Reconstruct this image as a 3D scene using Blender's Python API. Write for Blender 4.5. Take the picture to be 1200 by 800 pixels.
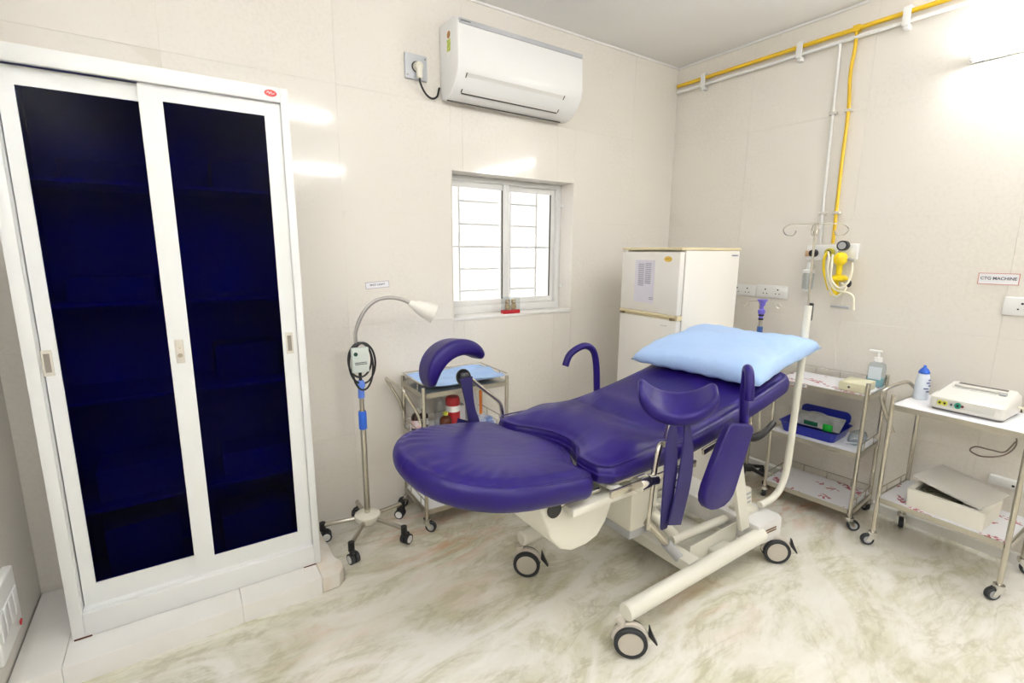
import bpy, bmesh, math, random
from mathutils import Vector, Matrix
import numpy as np
random.seed(7)
PI = math.pi
for o in list(bpy.data.objects): bpy.data.objects.remove(o)
scene = bpy.context.scene
COL = scene.collection

# ------------------------------------------------------------------ camera, world, exposure
F_PX, YAW, PITCH, ROLL = 572.6, math.radians(34.26), math.radians(10.42), math.radians(0.366)
CAM_Z = 1.5
cam_d = bpy.data.cameras.new('camera'); cam = bpy.data.objects.new('camera', cam_d); COL.objects.link(cam)
cam_d.sensor_width = 36; cam_d.lens = F_PX / 1200 * 36; cam_d.clip_start = .02
fw = Vector((math.sin(YAW)*math.cos(PITCH), math.cos(YAW)*math.cos(PITCH), -math.sin(PITCH)))
rt = Vector((math.cos(YAW), -math.sin(YAW), 0)); up = rt.cross(fw)
r2 = math.cos(ROLL)*rt + math.sin(ROLL)*up; u2 = -math.sin(ROLL)*rt + math.cos(ROLL)*up
mat3 = Matrix((r2, u2, -fw)).transposed()
cam.matrix_world = Matrix.Translation((0, 0, CAM_Z)) @ mat3.to_4x4()
scene.camera = cam
w = bpy.data.worlds.new('world'); scene.world = w; w.use_nodes = True
bg = w.node_tree.nodes['Background']; bg.inputs[0].default_value = (1.0, .97, .93, 1); bg.inputs[1].default_value = .66
vs = scene.view_settings
vs.view_transform = 'Standard'; vs.look = 'None'; vs.gamma = 1; vs.use_curve_mapping = False
vs.exposure = 1.40
TUBE_STRENGTH = 41.0

# room (metres): camera stands above the world origin
XL, XR, YB, YF, ZC = -.60, 3.30, 2.616, -2.05, 2.874

# ------------------------------------------------------------------ materials
MATS = {}
def mat(name, col, rough=.5, metal=0, spec=.5, noise=None, bump=None, coat=0, trans=0, alpha=1, sheen=0):
    """plain Principled; noise=(scale, colour2, amount); bump=(scale, strength)"""
    if name in MATS: return MATS[name]
    m = bpy.data.materials.new(name); m.use_nodes = True; nt = m.node_tree; b = nt.nodes['Principled BSDF']
    b.inputs['Base Color'].default_value = (*col, 1); b.inputs['Roughness'].default_value = rough
    b.inputs['Metallic'].default_value = metal; b.inputs['Specular IOR Level'].default_value = spec
    b.inputs['Coat Weight'].default_value = coat; b.inputs['Transmission Weight'].default_value = trans
    b.inputs['Alpha'].default_value = alpha; b.inputs['Sheen Weight'].default_value = sheen
    tc = nt.nodes.new('ShaderNodeTexCoord')
    if noise:
        n = nt.nodes.new('ShaderNodeTexNoise'); n.inputs['Scale'].default_value = noise[0]; n.inputs['Detail'].default_value = 6
        nt.links.new(tc.outputs['Object'], n.inputs['Vector'])
        r = nt.nodes.new('ShaderNodeMapRange'); r.inputs[1].default_value = .35; r.inputs[2].default_value = .7; r.inputs[4].default_value = noise[2]
        nt.links.new(n.outputs['Fac'], r.inputs[0])
        mx = nt.nodes.new('ShaderNodeMix'); mx.data_type = 'RGBA'
        mx.inputs[6].default_value = (*col, 1); mx.inputs[7].default_value = (*noise[1], 1)
        nt.links.new(r.outputs[0], mx.inputs[0]); nt.links.new(mx.outputs[2], b.inputs['Base Color'])
    if bump:
        n2 = nt.nodes.new('ShaderNodeTexNoise'); n2.inputs['Scale'].default_value = bump[0]; n2.inputs['Detail'].default_value = 5
        nt.links.new(tc.outputs['Object'], n2.inputs['Vector'])
        bp = nt.nodes.new('ShaderNodeBump'); bp.inputs['Strength'].default_value = bump[1]; bp.inputs['Distance'].default_value = .01
        nt.links.new(n2.outputs['Fac'], bp.inputs['Height']); nt.links.new(bp.outputs['Normal'], b.inputs['Normal'])
    MATS[name] = m; return m
def emis(name, col, s):
    m = bpy.data.materials.new(name); m.use_nodes = True; b = m.node_tree.nodes['Principled BSDF']
    b.inputs['Base Color'].default_value = (.9, .9, .9, 1)
    b.inputs['Emission Color'].default_value = (*col, 1); b.inputs['Emission Strength'].default_value = s
    MATS[name] = m; return m
def thin_glass(name, col, rough=.02, gloss=.06):
    m = bpy.data.materials.new(name); m.use_nodes = True; nt = m.node_tree
    nt.nodes.remove(nt.nodes['Principled BSDF']); out = nt.nodes['Material Output']
    t = nt.nodes.new('ShaderNodeBsdfTransparent'); t.inputs[0].default_value = (*col, 1)
    g = nt.nodes.new('ShaderNodeBsdfGlossy'); g.inputs['Roughness'].default_value = rough
    mx = nt.nodes.new('ShaderNodeMixShader'); mx.inputs[0].default_value = gloss
    nt.links.new(t.outputs[0], mx.inputs[1]); nt.links.new(g.outputs[0], mx.inputs[2]); nt.links.new(mx.outputs[0], out.inputs[0])
    MATS[name] = m; return m

def wall_tile_mat():
    m = mat('wall_tile', (.81, .78, .725), .09, spec=.5)
    nt = m.node_tree; b = nt.nodes['Principled BSDF']; tc = nt.nodes.new('ShaderNodeTexCoord')
    n = nt.nodes.new('ShaderNodeTexNoise'); n.inputs['Scale'].default_value = 1.6; n.inputs['Detail'].default_value = 4
    n3 = nt.nodes.new('ShaderNodeTexNoise'); n3.inputs['Scale'].default_value = 60; n3.inputs['Detail'].default_value = 3
    geo = nt.nodes.new('ShaderNodeNewGeometry')
    nt.links.new(geo.outputs['Position'], n.inputs['Vector']); nt.links.new(geo.outputs['Position'], n3.inputs['Vector'])
    ad = nt.nodes.new('ShaderNodeMath'); ad.operation = 'ADD'
    nt.links.new(n.outputs['Fac'], ad.inputs[0]); nt.links.new(n3.outputs['Fac'], ad.inputs[1])
    r = nt.nodes.new('ShaderNodeValToRGB'); r.color_ramp.elements[0].position = .7; r.color_ramp.elements[1].position = 1.3
    r.color_ramp.elements[0].color = (.785, .745, .675, 1); r.color_ramp.elements[1].color = (.83, .79, .725, 1)
    nt.links.new(ad.outputs[0], r.inputs[0]); nt.links.new(r.outputs[0], b.inputs['Base Color'])
    return m
def floor_mat():
    m = mat('marble_floor', (.78, .74, .64), .12, spec=.5)
    nt = m.node_tree; b = nt.nodes['Principled BSDF']; L = nt.links
    geo = nt.nodes.new('ShaderNodeNewGeometry')
    mp = nt.nodes.new('ShaderNodeMapping'); mp.inputs['Rotation'].default_value = (0, 0, math.radians(-22)); mp.inputs['Scale'].default_value = (.9, 2.1, 1)
    L.new(geo.outputs['Position'], mp.inputs['Vector'])
    def noise(scale, det, dist, vec=mp):
        n = nt.nodes.new('ShaderNodeTexNoise'); n.inputs['Scale'].default_value = scale; n.inputs['Detail'].default_value = det
        n.inputs['Distortion'].default_value = dist; n.inputs['Roughness'].default_value = .6
        L.new(vec.outputs[0], n.inputs['Vector']); return n
    def ramp(src, stops):
        r = nt.nodes.new('ShaderNodeValToRGB'); el = r.color_ramp.elements
        el[0].position, el[0].color = stops[0][0], stops[0][1]; el[1].position, el[1].color = stops[-1][0], stops[-1][1]
        for p, c in stops[1:-1]:
            e = el.new(p); e.color = c
        L.new(src.outputs['Fac'], r.inputs[0]); return r
    def mix(a, bb, fac, mode='MIX'):
        x = nt.nodes.new('ShaderNodeMix'); x.data_type = 'RGBA'; x.blend_type = mode
        L.new(fac.outputs[0], x.inputs[0])
        L.new(a.outputs[2] if a.bl_idname == 'ShaderNodeMix' else a.outputs[0], x.inputs[6])
        if isinstance(bb, tuple): x.inputs[7].default_value = bb
        else: L.new(bb.outputs[0], x.inputs[7])
        return x
    k = (0, 0, 0, 1); W = (1, 1, 1, 1)
    base = ramp(noise(1.1, 8, 1.2), [(.3, (.76, .73, .62, 1)), (.5, (.85, .825, .75, 1)), (.7, (.89, .87, .82, 1))])
    green = ramp(noise(1.3, 10, 2.6), [(.42, k), (.58, (.48, .48, .48, 1)), (.72, (.85, .85, .85, 1))])
    c = mix(base, (.55, .535, .325, 1), green)
    white = ramp(noise(2.3, 8, 1.6), [(.48, k), (.68, (.65, .65, .65, 1))])
    c = mix(c, (.91, .885, .825, 1), white)
    vein = ramp(noise(1.6, 9, 1.8), [(.465, k), (.50, (.50, .50, .50, 1)), (.535, k)])
    cl = nt.nodes.new('ShaderNodeMapRange'); cl.inputs[1].default_value = .0; cl.inputs[2].default_value = .45; cl.inputs[3].default_value = .12; cl.inputs[4].default_value = 1; L.new(green.outputs[0], cl.inputs[0])
    def inside_clouds(v):
        q = nt.nodes.new('ShaderNodeMath'); q.operation = 'MULTIPLY'; L.new(v.outputs[0], q.inputs[0]); L.new(cl.outputs[0], q.inputs[1]); return q
    c = mix(c, (.46, .43, .29, 1), inside_clouds(vein))
    vein2 = ramp(noise(3.6, 9, 2.2), [(.44, k), (.50, (.36, .36, .36, 1)), (.56, k)])
    c = mix(c, (.50, .47, .34, 1), inside_clouds(vein2))
    orange = ramp(noise(1.6, 8, 2.8), [(.43, k), (.56, (.5, .5, .5, 1)), (.66, W)])
    spots = None                       # the rust-coloured drifts sit in a few places only
    for (px_, py_, rad, amt) in ((1.05, 2.22, .55, .75), (2.98, 1.32, .5, .9), (1.75, 1.12, .35, .5), (1.0, 1.75, .3, .25), (.35, 1.75, .3, .3)):
        d = nt.nodes.new('ShaderNodeVectorMath'); d.operation = 'DISTANCE'; d.inputs[1].default_value = (px_, py_, 0); L.new(geo.outputs['Position'], d.inputs[0])
        r_ = nt.nodes.new('ShaderNodeMapRange'); r_.interpolation_type = 'SMOOTHSTEP'; r_.inputs[1].default_value = 0; r_.inputs[2].default_value = rad; r_.inputs[3].default_value = amt; r_.inputs[4].default_value = 0
        L.new(d.outputs['Value'], r_.inputs[0])
        if spots is None: spots = r_.outputs[0]
        else:
            m_ = nt.nodes.new('ShaderNodeMath'); m_.operation = 'MAXIMUM'; L.new(spots, m_.inputs[0]); L.new(r_.outputs[0], m_.inputs[1]); spots = m_.outputs[0]
    om = nt.nodes.new('ShaderNodeMath'); om.operation = 'MULTIPLY'; L.new(orange.outputs[0], om.inputs[0]); L.new(spots, om.inputs[1])
    c = mix(c, (.70, .34, .19, 1), om)
    L.new(c.outputs[2], b.inputs['Base Color'])
    return m
def marble_white():
    return mat('white_marble', (.88, .87, .84), .3, noise=(3.5, (.80, .77, .71), .6), bump=(14, .10))
def vinyl_mat():
    m = mat('purple_vinyl', (.011, .0030, .110), .40, spec=.36, noise=(3, (.016, .005, .135), .8))
    nt = m.node_tree; b = nt.nodes['Principled BSDF']; tc = nt.nodes.new('ShaderNodeTexCoord')
    mp = nt.nodes.new('ShaderNodeMapping'); mp.inputs['Scale'].default_value = (1, 2.4, 1); mp.inputs['Rotation'].default_value = (0, 0, .5)
    n = nt.nodes.new('ShaderNodeTexNoise'); n.inputs['Scale'].default_value = 7; n.inputs['Detail'].default_value = 4; n.inputs['Distortion'].default_value = .6
    n2 = nt.nodes.new('ShaderNodeTexNoise'); n2.inputs['Scale'].default_value = 260
    nt.links.new(tc.outputs['Object'], mp.inputs[0]); nt.links.new(mp.outputs[0], n.inputs['Vector']); nt.links.new(tc.outputs['Object'], n2.inputs['Vector'])
    b1 = nt.nodes.new('ShaderNodeBump'); b1.inputs['Strength'].default_value = .12; b1.inputs['Distance'].default_value = .02
    b2 = nt.nodes.new('ShaderNodeBump'); b2.inputs['Strength'].default_value = .08; b2.inputs['Distance'].default_value = .002
    nt.links.new(n.outputs['Fac'], b1.inputs['Height']); nt.links.new(n2.outputs['Fac'], b2.inputs['Height'])
    nt.links.new(b1.outputs[0], b2.inputs['Normal']); nt.links.new(b2.outputs[0], b.inputs['Normal'])
    return m
def film_mat():
    """white protective film with broken red print running across it"""
    m = mat('printed_film', (.80, .80, .82), .3)
    nt = m.node_tree; b = nt.nodes['Principled BSDF']; tc = nt.nodes.new('ShaderNodeTexCoord'); L = nt.links
    mp = nt.nodes.new('ShaderNodeMapping'); mp.inputs['Rotation'].default_value = (0, 0, .5); L.new(tc.outputs['Object'], mp.inputs[0])
    wv = nt.nodes.new('ShaderNodeTexWave'); wv.inputs['Scale'].default_value = 2.6; wv.bands_direction = 'Y'; L.new(mp.outputs[0], wv.inputs['Vector'])
    n = nt.nodes.new('ShaderNodeTexNoise'); n.inputs['Scale'].default_value = 55; n.inputs['Detail'].default_value = 1; L.new(mp.outputs[0], n.inputs['Vector'])
    n2 = nt.nodes.new('ShaderNodeTexNoise'); n2.inputs['Scale'].default_value = 7; L.new(mp.outputs[0], n2.inputs['Vector'])
    def gt(s, v):
        x = nt.nodes.new('ShaderNodeMath'); x.operation = 'GREATER_THAN'; x.inputs[1].default_value = v; L.new(s, x.inputs[0]); return x.outputs[0]
    def mul(a, c):
        x = nt.nodes.new('ShaderNodeMath'); x.operation = 'MULTIPLY'; L.new(a, x.inputs[0]); L.new(c, x.inputs[1]); return x.outputs[0]
    f = mul(mul(gt(wv.outputs['Fac'], .62), gt(n.outputs['Fac'], .5)), gt(n2.outputs['Fac'], .53))
    mx = nt.nodes.new('ShaderNodeMix'); mx.data_type = 'RGBA'; mx.inputs[6].default_value = (.80, .80, .83, 1); mx.inputs[7].default_value = (.42, .07, .12, 1)
    L.new(f, mx.inputs[0]); L.new(mx.outputs[2], b.inputs['Base Color'])
    return m

TILE = wall_tile_mat(); FLOOR = floor_mat(); MARBLE = marble_white(); VINYL = vinyl_mat(); FILM = film_mat()
GROUT = mat('grout', (.76, .72, .65), .7)
CEIL = mat('ceiling_paint', (.93, .92, .90), .9, noise=(2, (.88, .87, .84), .5))
POWDER = mat('white_powder_coat', (.82, .83, .82), .32, bump=(120, .02))
PLASTIC = mat('white_plastic', (.84, .84, .82), .3)
CREAM = mat('cream_plastic', (.80, .77, .66), .35)
BEDPAINT = mat('bed_cream_paint', (.79, .77, .68), .32)
GREYP = mat('grey_plastic', (.47, .48, .50), .4)
BEIGEW = mat('beige_wheel', (.56, .52, .45), .45)
RUBBER = mat('dark_rubber', (.025, .028, .033), .55)
BLACK = mat('black_plastic', (.012, .012, .014), .35)
STEEL = mat('stainless_steel', (.60, .565, .50), .26, metal=1)
SHEET = mat('steel_sheet', (.58, .55, .48), .34, metal=1, noise=(8, (.50, .47, .41), .5))
CHROME = mat('chrome', (.72, .71, .69), .12, metal=1)
BLUEFAB = mat('light_blue_fabric', (.40, .565, .86), .85, sheen=.1, noise=(5, (.35, .53, .85), .6), bump=(14, .6))
DKVINYL = mat('strap_purple', (.010, .005, .085), .55)
GLASSBLUE = thin_glass('blue_tinted_glass', (.006, .006, .46), .25, .004)
GLASS = thin_glass('clear_glass', (.96, .97, .97), .02, .05)
CLEARPL = thin_glass('clear_plastic', (.86, .90, .93), .15, .14)
YELLOW = mat('yellow_enamel', (.78, .50, .02), .3)
YELPL = mat('yellow_plastic', (.90, .68, .01), .3)
HOSE = mat('pale_hose', (.86, .82, .66), .35)
PAPER = mat('paper', (.82, .82, .84), .7)
INK = mat('dark_ink', (.06, .06, .07), .7)
REDINK = mat('red_ink', (.60, .05, .06), .6)
BLUEP = mat('bright_blue_plastic', (.03, .13, .62), .35)
BLUEL = mat('cornflower_plastic', (.12, .24, .78), .35)
BLUEBOX = mat('royal_blue_plastic', (.008, .016, .30), .3)
VIOLET = mat('violet_plastic', (.20, .16, .72), .35)
FRIDGE = mat('fridge_enamel', (.80, .77, .71), .25)
GOLDTRIM = mat('aged_cream_trim', (.72, .62, .38), .4)
GOLD = mat('gold_badge', (.70, .45, .06), .3, metal=.4)
FOAM = mat('foam_polystyrene', (.78, .75, .66), .8, bump=(90, .1))
TUBE_MAT = emis('lit_tube', (.975, .985, 1.0), TUBE_STRENGTH)

# ------------------------------------------------------------------ mesh helpers
def tr(verts, M):
    for v in verts: v.co = M @ v.co
def box(bm, x0, x1, y0, y1, z0, z1, bev=0, seg=2, M=None):
    r = bmesh.ops.create_cube(bm, size=1); vs_ = r['verts']
    for v in vs_:
        v.co = Vector(((x0+x1)/2 + v.co.x*(x1-x0), (y0+y1)/2 + v.co.y*(y1-y0), (z0+z1)/2 + v.co.z*(z1-z0)))
        if M: v.co = M @ v.co
    if bev:
        es = list({e for v in vs_ for e in v.link_edges})
        bmesh.ops.bevel(bm, geom=es, offset=bev, segments=seg, affect='EDGES', profile=.5)
    return bm
def ring(bm, c, a, b, r, n):
    return [bm.verts.new(c + a*(r*math.cos(2*PI*i/n)) + b*(r*math.sin(2*PI*i/n))) for i in range(n)]
def skin(bm, rings, cap=True, closed=False):
    n = len(rings[0])
    pairs = list(zip(rings, rings[1:])) + ([(rings[-1], rings[0])] if closed else [])
    for A, B in pairs:
        for i in range(n):
            bm.faces.new((A[i], A[(i+1) % n], B[(i+1) % n], B[i]))
    if cap and not closed:
        bm.faces.new(rings[0][::-1]); bm.faces.new(rings[-1])
def frame(d):
    d = d.normalized(); h = Vector((0, 0, 1)) if abs(d.z) < .9 else Vector((1, 0, 0))
    a = d.cross(h).normalized(); return a, d.cross(a).normalized()
def cyl(bm, p0, p1, r0, r1=None, n=16):
    p0, p1 = Vector(p0), Vector(p1); r1 = r0 if r1 is None else r1; a, b = frame(p1-p0)
    skin(bm, [ring(bm, p0, a, b, r0, n), ring(bm, p1, a, b, r1, n)]); return bm
def spline(pts, k=6):
    P = [Vector(p) for p in pts]; out = []
    for i in range(len(P)-1):
        p0 = P[max(i-1, 0)]; p1 = P[i]; p2 = P[i+1]; p3 = P[min(i+2, len(P)-1)]
        for j in range(k):
            t = j/k
            out.append(.5*((2*p1) + (p2-p0)*t + (2*p0-5*p1+4*p2-p3)*t*t + (3*p1-p0-3*p2+p3)*t**3))
    out.append(P[-1]); return out
def tube(bm, pts, r, n=10, k=6, closed=False, smooth=True):
    P = spline(pts, k) if smooth and len(pts) > 2 else [Vector(p) for p in pts]
    if closed:
        Q = [Vector(p) for p in pts]; m = len(Q); P = []
        for i in range(m):
            p0, p1, p2, p3 = Q[i-1], Q[i], Q[(i+1) % m], Q[(i+2) % m]
            for j in range(k):
                t = j/k; P.append(.5*((2*p1) + (p2-p0)*t + (2*p0-5*p1+4*p2-p3)*t*t + (3*p1-p0-3*p2+p3)*t**3))
    N = len(P); T = []
    for i in range(N):
        if closed: T.append((P[(i+1) % N]-P[i-1]).normalized())
        else: T.append((P[min(i+1, N-1)]-P[max(i-1, 0)]).normalized())
    a, b = frame(T[0]); rings = []
    for i in range(N):
        a = (a - T[i]*a.dot(T[i])).normalized(); b = T[i].cross(a)
        rr = r(i/(N-1)) if callable(r) else r
        rings.append(ring(bm, P[i], a, b, rr, n))
    if closed:   # align the last ring with the first
        best = min(range(n), key=lambda s: (rings[-1][s].co-rings[0][0].co).length)
        A, B = rings[-1][best:]+rings[-1][:best], rings[0]
        skin(bm, rings, cap=False)
        for i in range(n): bm.faces.new((A[i], A[(i+1) % n], B[(i+1) % n], B[i]))
    else: skin(bm, rings)
    return bm
def lathe(bm, prof, n=20, M=None, c=(0, 0, 0), closed=False):
    c = Vector(c); rings = []
    for r, z in prof:
        rings.append(ring(bm, c+Vector((0, 0, z)), Vector((1, 0, 0)), Vector((0, 1, 0)), max(r, 1e-4), n))
    skin(bm, rings, closed=closed)
    if M: tr([v for R in rings for v in R], M)
    return bm
def prism(bm, pts, axis, a, b, bev=0, seg=2):
    """extrude a 2D outline along axis 'x','y' or 'z' from a to b (outline axes in xyz order)"""
    def P(u, v, t): return {'x': Vector((t, u, v)), 'y': Vector((u, t, v)), 'z': Vector((u, v, t))}[axis]
    A = [bm.verts.new(P(u, v, a)) for u, v in pts]; B = [bm.verts.new(P(u, v, b)) for u, v in pts]
    n = len(pts); fs = [bm.faces.new(A[::-1]), bm.faces.new(B)]
    for i in range(n): fs.append(bm.faces.new((A[i], A[(i+1) % n], B[(i+1) % n], B[i])))
    bmesh.ops.recalc_face_normals(bm, faces=fs)
    if bev:
        es = list(set(fs[0].edges) | set(fs[1].edges))
        bmesh.ops.bevel(bm, geom=es, offset=bev, segments=seg, affect='EDGES', profile=.5)
    return bm
def ball(bm, c, r, sx=1, sy=1, sz=1, n=14):
    q = bmesh.ops.create_uvsphere(bm, u_segments=n, v_segments=max(6, n*2//3), radius=r)
    for v in q['verts']: v.co = Vector((v.co.x*sx, v.co.y*sy, v.co.z*sz)) + Vector(c)
    return bm
def rrect(x0, x1, y0, y1, r, n=5):
    out = []
    for cx, cy, a0 in ((x1-r, y0+r, -PI/2), (x1-r, y1-r, 0), (x0+r, y1-r, PI/2), (x0+r, y0+r, PI)):
        for i in range(n+1):
            a = a0 + PI/2*i/n; out.append((cx+r*math.cos(a), cy+r*math.sin(a)))
    return out
def new(): return bmesh.new()
def finish(me, angle=40):
    for p in me.polygons: p.use_smooth = True
    me.set_sharp_from_angle(angle=math.radians(angle))
def obj(name, bm, material, parent=None, label=None, world=False, angle=40):
    me = bpy.data.meshes.new(name)
    bmesh.ops.recalc_face_normals(bm, faces=bm.faces[:])
    if world and parent is not None:
        t = parent
        while t.parent: t = t.parent
        bmesh.ops.translate(bm, vec=-t.location, verts=bm.verts[:])
    bm.to_mesh(me); bm.free(); finish(me, angle); me.materials.append(material)
    o = bpy.data.objects.new(name, me); COL.objects.link(o); o.parent = parent
    if label: o['label'] = label
    return o
def bx(name, material, parent, *a, bev=0, label=None, M=None, world=False):
    return obj(name, box(new(), *a, bev=bev, M=M), material, parent, label, world)
def thing(name, label, cat, loc=(0, 0, 0), rz=0, group=None):
    o = bpy.data.objects.new(name, None); COL.objects.link(o); o.empty_display_size = .05
    o.location = loc; o.rotation_euler = (0, 0, rz); o['label'] = label; o['category'] = cat
    if group: o['group'] = group
    return o
def tag(o, label, cat, group=None):
    o['label'] = label; o['category'] = cat
    if group: o['group'] = group
    return o
def struct(o, label=None):
    o['kind'] = 'structure'
    if label: o['label'] = label
    return o
def text(name, s, size, material, parent, M, label=None, sx=1):
    c = bpy.data.curves.new(name, 'FONT'); c.body = s; c.size = size; c.align_x = 'CENTER'; c.align_y = 'CENTER'; c.extrude = .0004; c.offset = size*.018
    t = bpy.data.objects.new(name, c); COL.objects.link(t)
    dg = bpy.context.evaluated_depsgraph_get(); me = bpy.data.meshes.new_from_object(t.evaluated_get(dg))
    bpy.data.objects.remove(t)
    me.transform(M @ Matrix.Diagonal((sx, 1, 1, 1))); me.materials.clear(); me.materials.append(material)
    o = bpy.data.objects.new(name, me); COL.objects.link(o); o.parent = parent
    if label: o['label'] = label
    return o
def marks(bm, M, wdt, hgt, rows, seed=1, thick=.0006):
    """rows of tiny dashes: print too small to read"""
    rnd = random.Random(seed); rh = hgt/rows
    for r in range(rows):
        x = -wdt/2; y = hgt/2 - rh*(r+.5)
        while x < wdt/2 - .002:
            l = min(rnd.uniform(.01, .03)*wdt*2, wdt/2-x)
            box(bm, x, x+l*.8, y-rh*.28, y+rh*.28, 0, thick, M=M); x += l
    return bm
def basis(c, xdir, ydir):
    x = Vector(xdir).normalized(); y = Vector(ydir).normalized(); z = x.cross(y)
    M = Matrix((x, y, z)).transposed().to_4x4(); M.translation = Vector(c); return M
def copy_tree(o, parent=None):
    c = o.copy(); COL.objects.link(c); c.parent = parent
    for ch in list(o.children): copy_tree(ch, c)
    return c
def soft(name, bm, material, parent, voxel, smooth, deform=None, world=False):
    """solid -> voxel remesh -> smooth -> optional vertex deform(np.array Nx3)->Nx3"""
    me = bpy.data.meshes.new('tmp'); bmesh.ops.recalc_face_normals(bm, faces=bm.faces[:]); bm.to_mesh(me); bm.free()
    o = bpy.data.objects.new('tmp', me); COL.objects.link(o)
    m = o.modifiers.new('r', 'REMESH'); m.mode = 'VOXEL'; m.voxel_size = voxel
    if smooth:
        s = o.modifiers.new('s', 'SMOOTH'); s.iterations = smooth; s.factor = .5
    dg = bpy.context.evaluated_depsgraph_get(); me2 = bpy.data.meshes.new_from_object(o.evaluated_get(dg)); me2.name = name
    bpy.data.objects.remove(o)
    n = len(me2.vertices); co = np.empty(n*3); me2.vertices.foreach_get('co', co); co = co.reshape(-1, 3)
    if deform is not None: co = deform(co)
    if world and parent is not None:
        t = parent
        while t.parent: t = t.parent
        co = co - np.array(t.location)
    me2.vertices.foreach_set('co', co.ravel()); me2.update()
    for p in me2.polygons: p.use_smooth = True
    me2.materials.clear(); me2.materials.append(material)
    ob = bpy.data.objects.new(name, me2); COL.objects.link(ob); ob.parent = parent
    return ob
def dist_outline(co, outline):
    P = co[:, :2]; A = np.array(outline); B = np.roll(A, -1, 0); best = np.full(len(P), 1e9)
    for a, b in zip(A, B):
        d = b-a; t = np.clip(((P-a)@d)/(d@d+1e-12), 0, 1); best = np.minimum(best, np.linalg.norm(P-(a+t[:, None]*d), axis=1))
    return best

# ------------------------------------------------------------------ the room shell
WIN = (1.352, 2.285, 1.085, 1.962)      # window opening in the back wall: x0 x1 z0 z1
REC = .13                               # depth of its reveal
struct(bx('floor', FLOOR, None, XL-.2, XR+.2, YF-.2, YB+.3, -.1, 0), 'polished cream marble floor with green and orange veins')
struct(bx('ceiling', CEIL, None, XL-.2, XR+.2, YF-.2, YB+.3, ZC, ZC+.1), 'plain off-white painted ceiling')
TH = .008                                # tile thickness
def tiled_wall(name, label, origin, udir, ulen, hgt, normal, holes, u_first, z_first, tw, th, thick=.2, seed=0):
    """backing slab with a hole per opening, tiles as children; u runs along the wall, normal points into the room"""
    rnd = random.Random(seed)
    o3, u3, n3 = Vector(origin), Vector(udir), Vector(normal); bm = new()
    M = basis(o3, u3, Vector((0, 0, 1))); sgn = M.to_3x3().col[2].dot(n3)
    us = sorted({0, ulen} | {h[0] for h in holes} | {h[1] for h in holes}); zs = sorted({0, hgt} | {h[2] for h in holes} | {h[3] for h in holes})
    def inside(u, z): return any(h[0]-1e-6 < u < h[1]+1e-6 and h[2]-1e-6 < z < h[3]+1e-6 for h in holes)
    for i in range(len(us)-1):
        for j in range(len(zs)-1):
            if not inside((us[i]+us[i+1])/2, (zs[j]+zs[j+1])/2):
                ua, ub = us[i]-(.25 if i == 0 else 0), us[i+1]+(.25 if i == len(us)-2 else 0)
                box(bm, ua, ub, zs[j]-(.05 if j == 0 else 0), zs[j+1]+(.05 if j == len(zs)-2 else 0), -.0022*sgn, -thick*sgn, M=M)
    bmesh.ops.remove_doubles(bm, verts=bm.verts[:], dist=1e-5)
    wall = struct(obj(name, bm, GROUT), label)
    uu = [0] + [x for x in np.arange(u_first, ulen, tw) if .02 < x < ulen-.02] + [ulen]
    zz = [0] + [x for x in np.arange(z_first, hgt, th) if .02 < x < hgt-.02] + [hgt]
    g = .0004
    for i in range(len(uu)-1):
        for j in range(len(zz)-1):
            rects = [(uu[i], uu[i+1], zz[j], zz[j+1])]
            for h in holes:                    # cut the openings out of the tile
                out = []
                for a, b, c, d in rects:
                    if b <= h[0] or a >= h[1] or d <= h[2] or c >= h[3]: out.append((a, b, c, d)); continue
                    if a < h[0]: out.append((a, h[0], c, d))
                    if b > h[1]: out.append((h[1], b, c, d))
                    a2, b2 = max(a, h[0]), min(b, h[1])
                    if c < h[2]: out.append((a2, b2, c, h[2]))
                    if d > h[3]: out.append((a2, b2, h[3], d))
                rects = out
            if not rects: continue
            t = new(); cu, cz = (uu[i]+uu[i+1])/2, (zz[j]+zz[j+1])/2
            tilt = Matrix.Rotation(math.radians(rnd.uniform(-.16, .16)), 4, 'X') @ Matrix.Rotation(math.radians(rnd.uniform(-.16, .16)), 4, 'Y')
            for a, b, c, d in rects:
                box(t, a+g-cu, b-g-cu, c+g-cz, d-g-cz, -TH*sgn*1.2, 0, bev=.0004, seg=1)
            tr(t.verts, M @ Matrix.Translation((cu, cz, -.001*sgn)) @ tilt)
            obj('tile', t, TILE, wall)
    return wall
H = (WIN[0]-XL, WIN[1]-XL, WIN[2], WIN[3])
tiled_wall('wall_back', 'glossy beige tiled back wall', (XL, YB, 0), (1, 0, 0), XR-XL, ZC, (0, -1, 0), [H], .73-XL-.7, -.1, .70, .60, seed=3)
tiled_wall('wall_right', 'glossy beige tiled wall carrying the gas pipes', (XR, YF, 0), (0, 1, 0), YB-YF, ZC, (-1, 0, 0), [], .56, -.1, .70, .60, seed=5)
tiled_wall('wall_left', 'glossy beige tiled wall beside the cabinet', (XL, YF, 0), (0, 1, 0), YB-YF, ZC, (1, 0, 0), [], .56, -.1, .70, .60, seed=8)
struct(bx('wall_front', GROUT, None, XL, XR, YF-.2, YF, 0, ZC), 'wall behind the viewer')
bm = new(); prism(bm, [(XR-.001, 0), (XR-.022, 0), (XR-.022, .050), (XR-.016, .056), (XR-.001, .056)], 'y', YF, YB)
struct(obj('baseboard_right', bm, MARBLE), 'low pale stone skirting under the pipe wall')
bm = new(); box(bm, XL+.001, XL+.014, YF, 2.06, 0, .09, bev=.002)
struct(obj('baseboard_left', bm, MARBLE), 'low pale stone skirting on the cabinet side wall')
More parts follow.
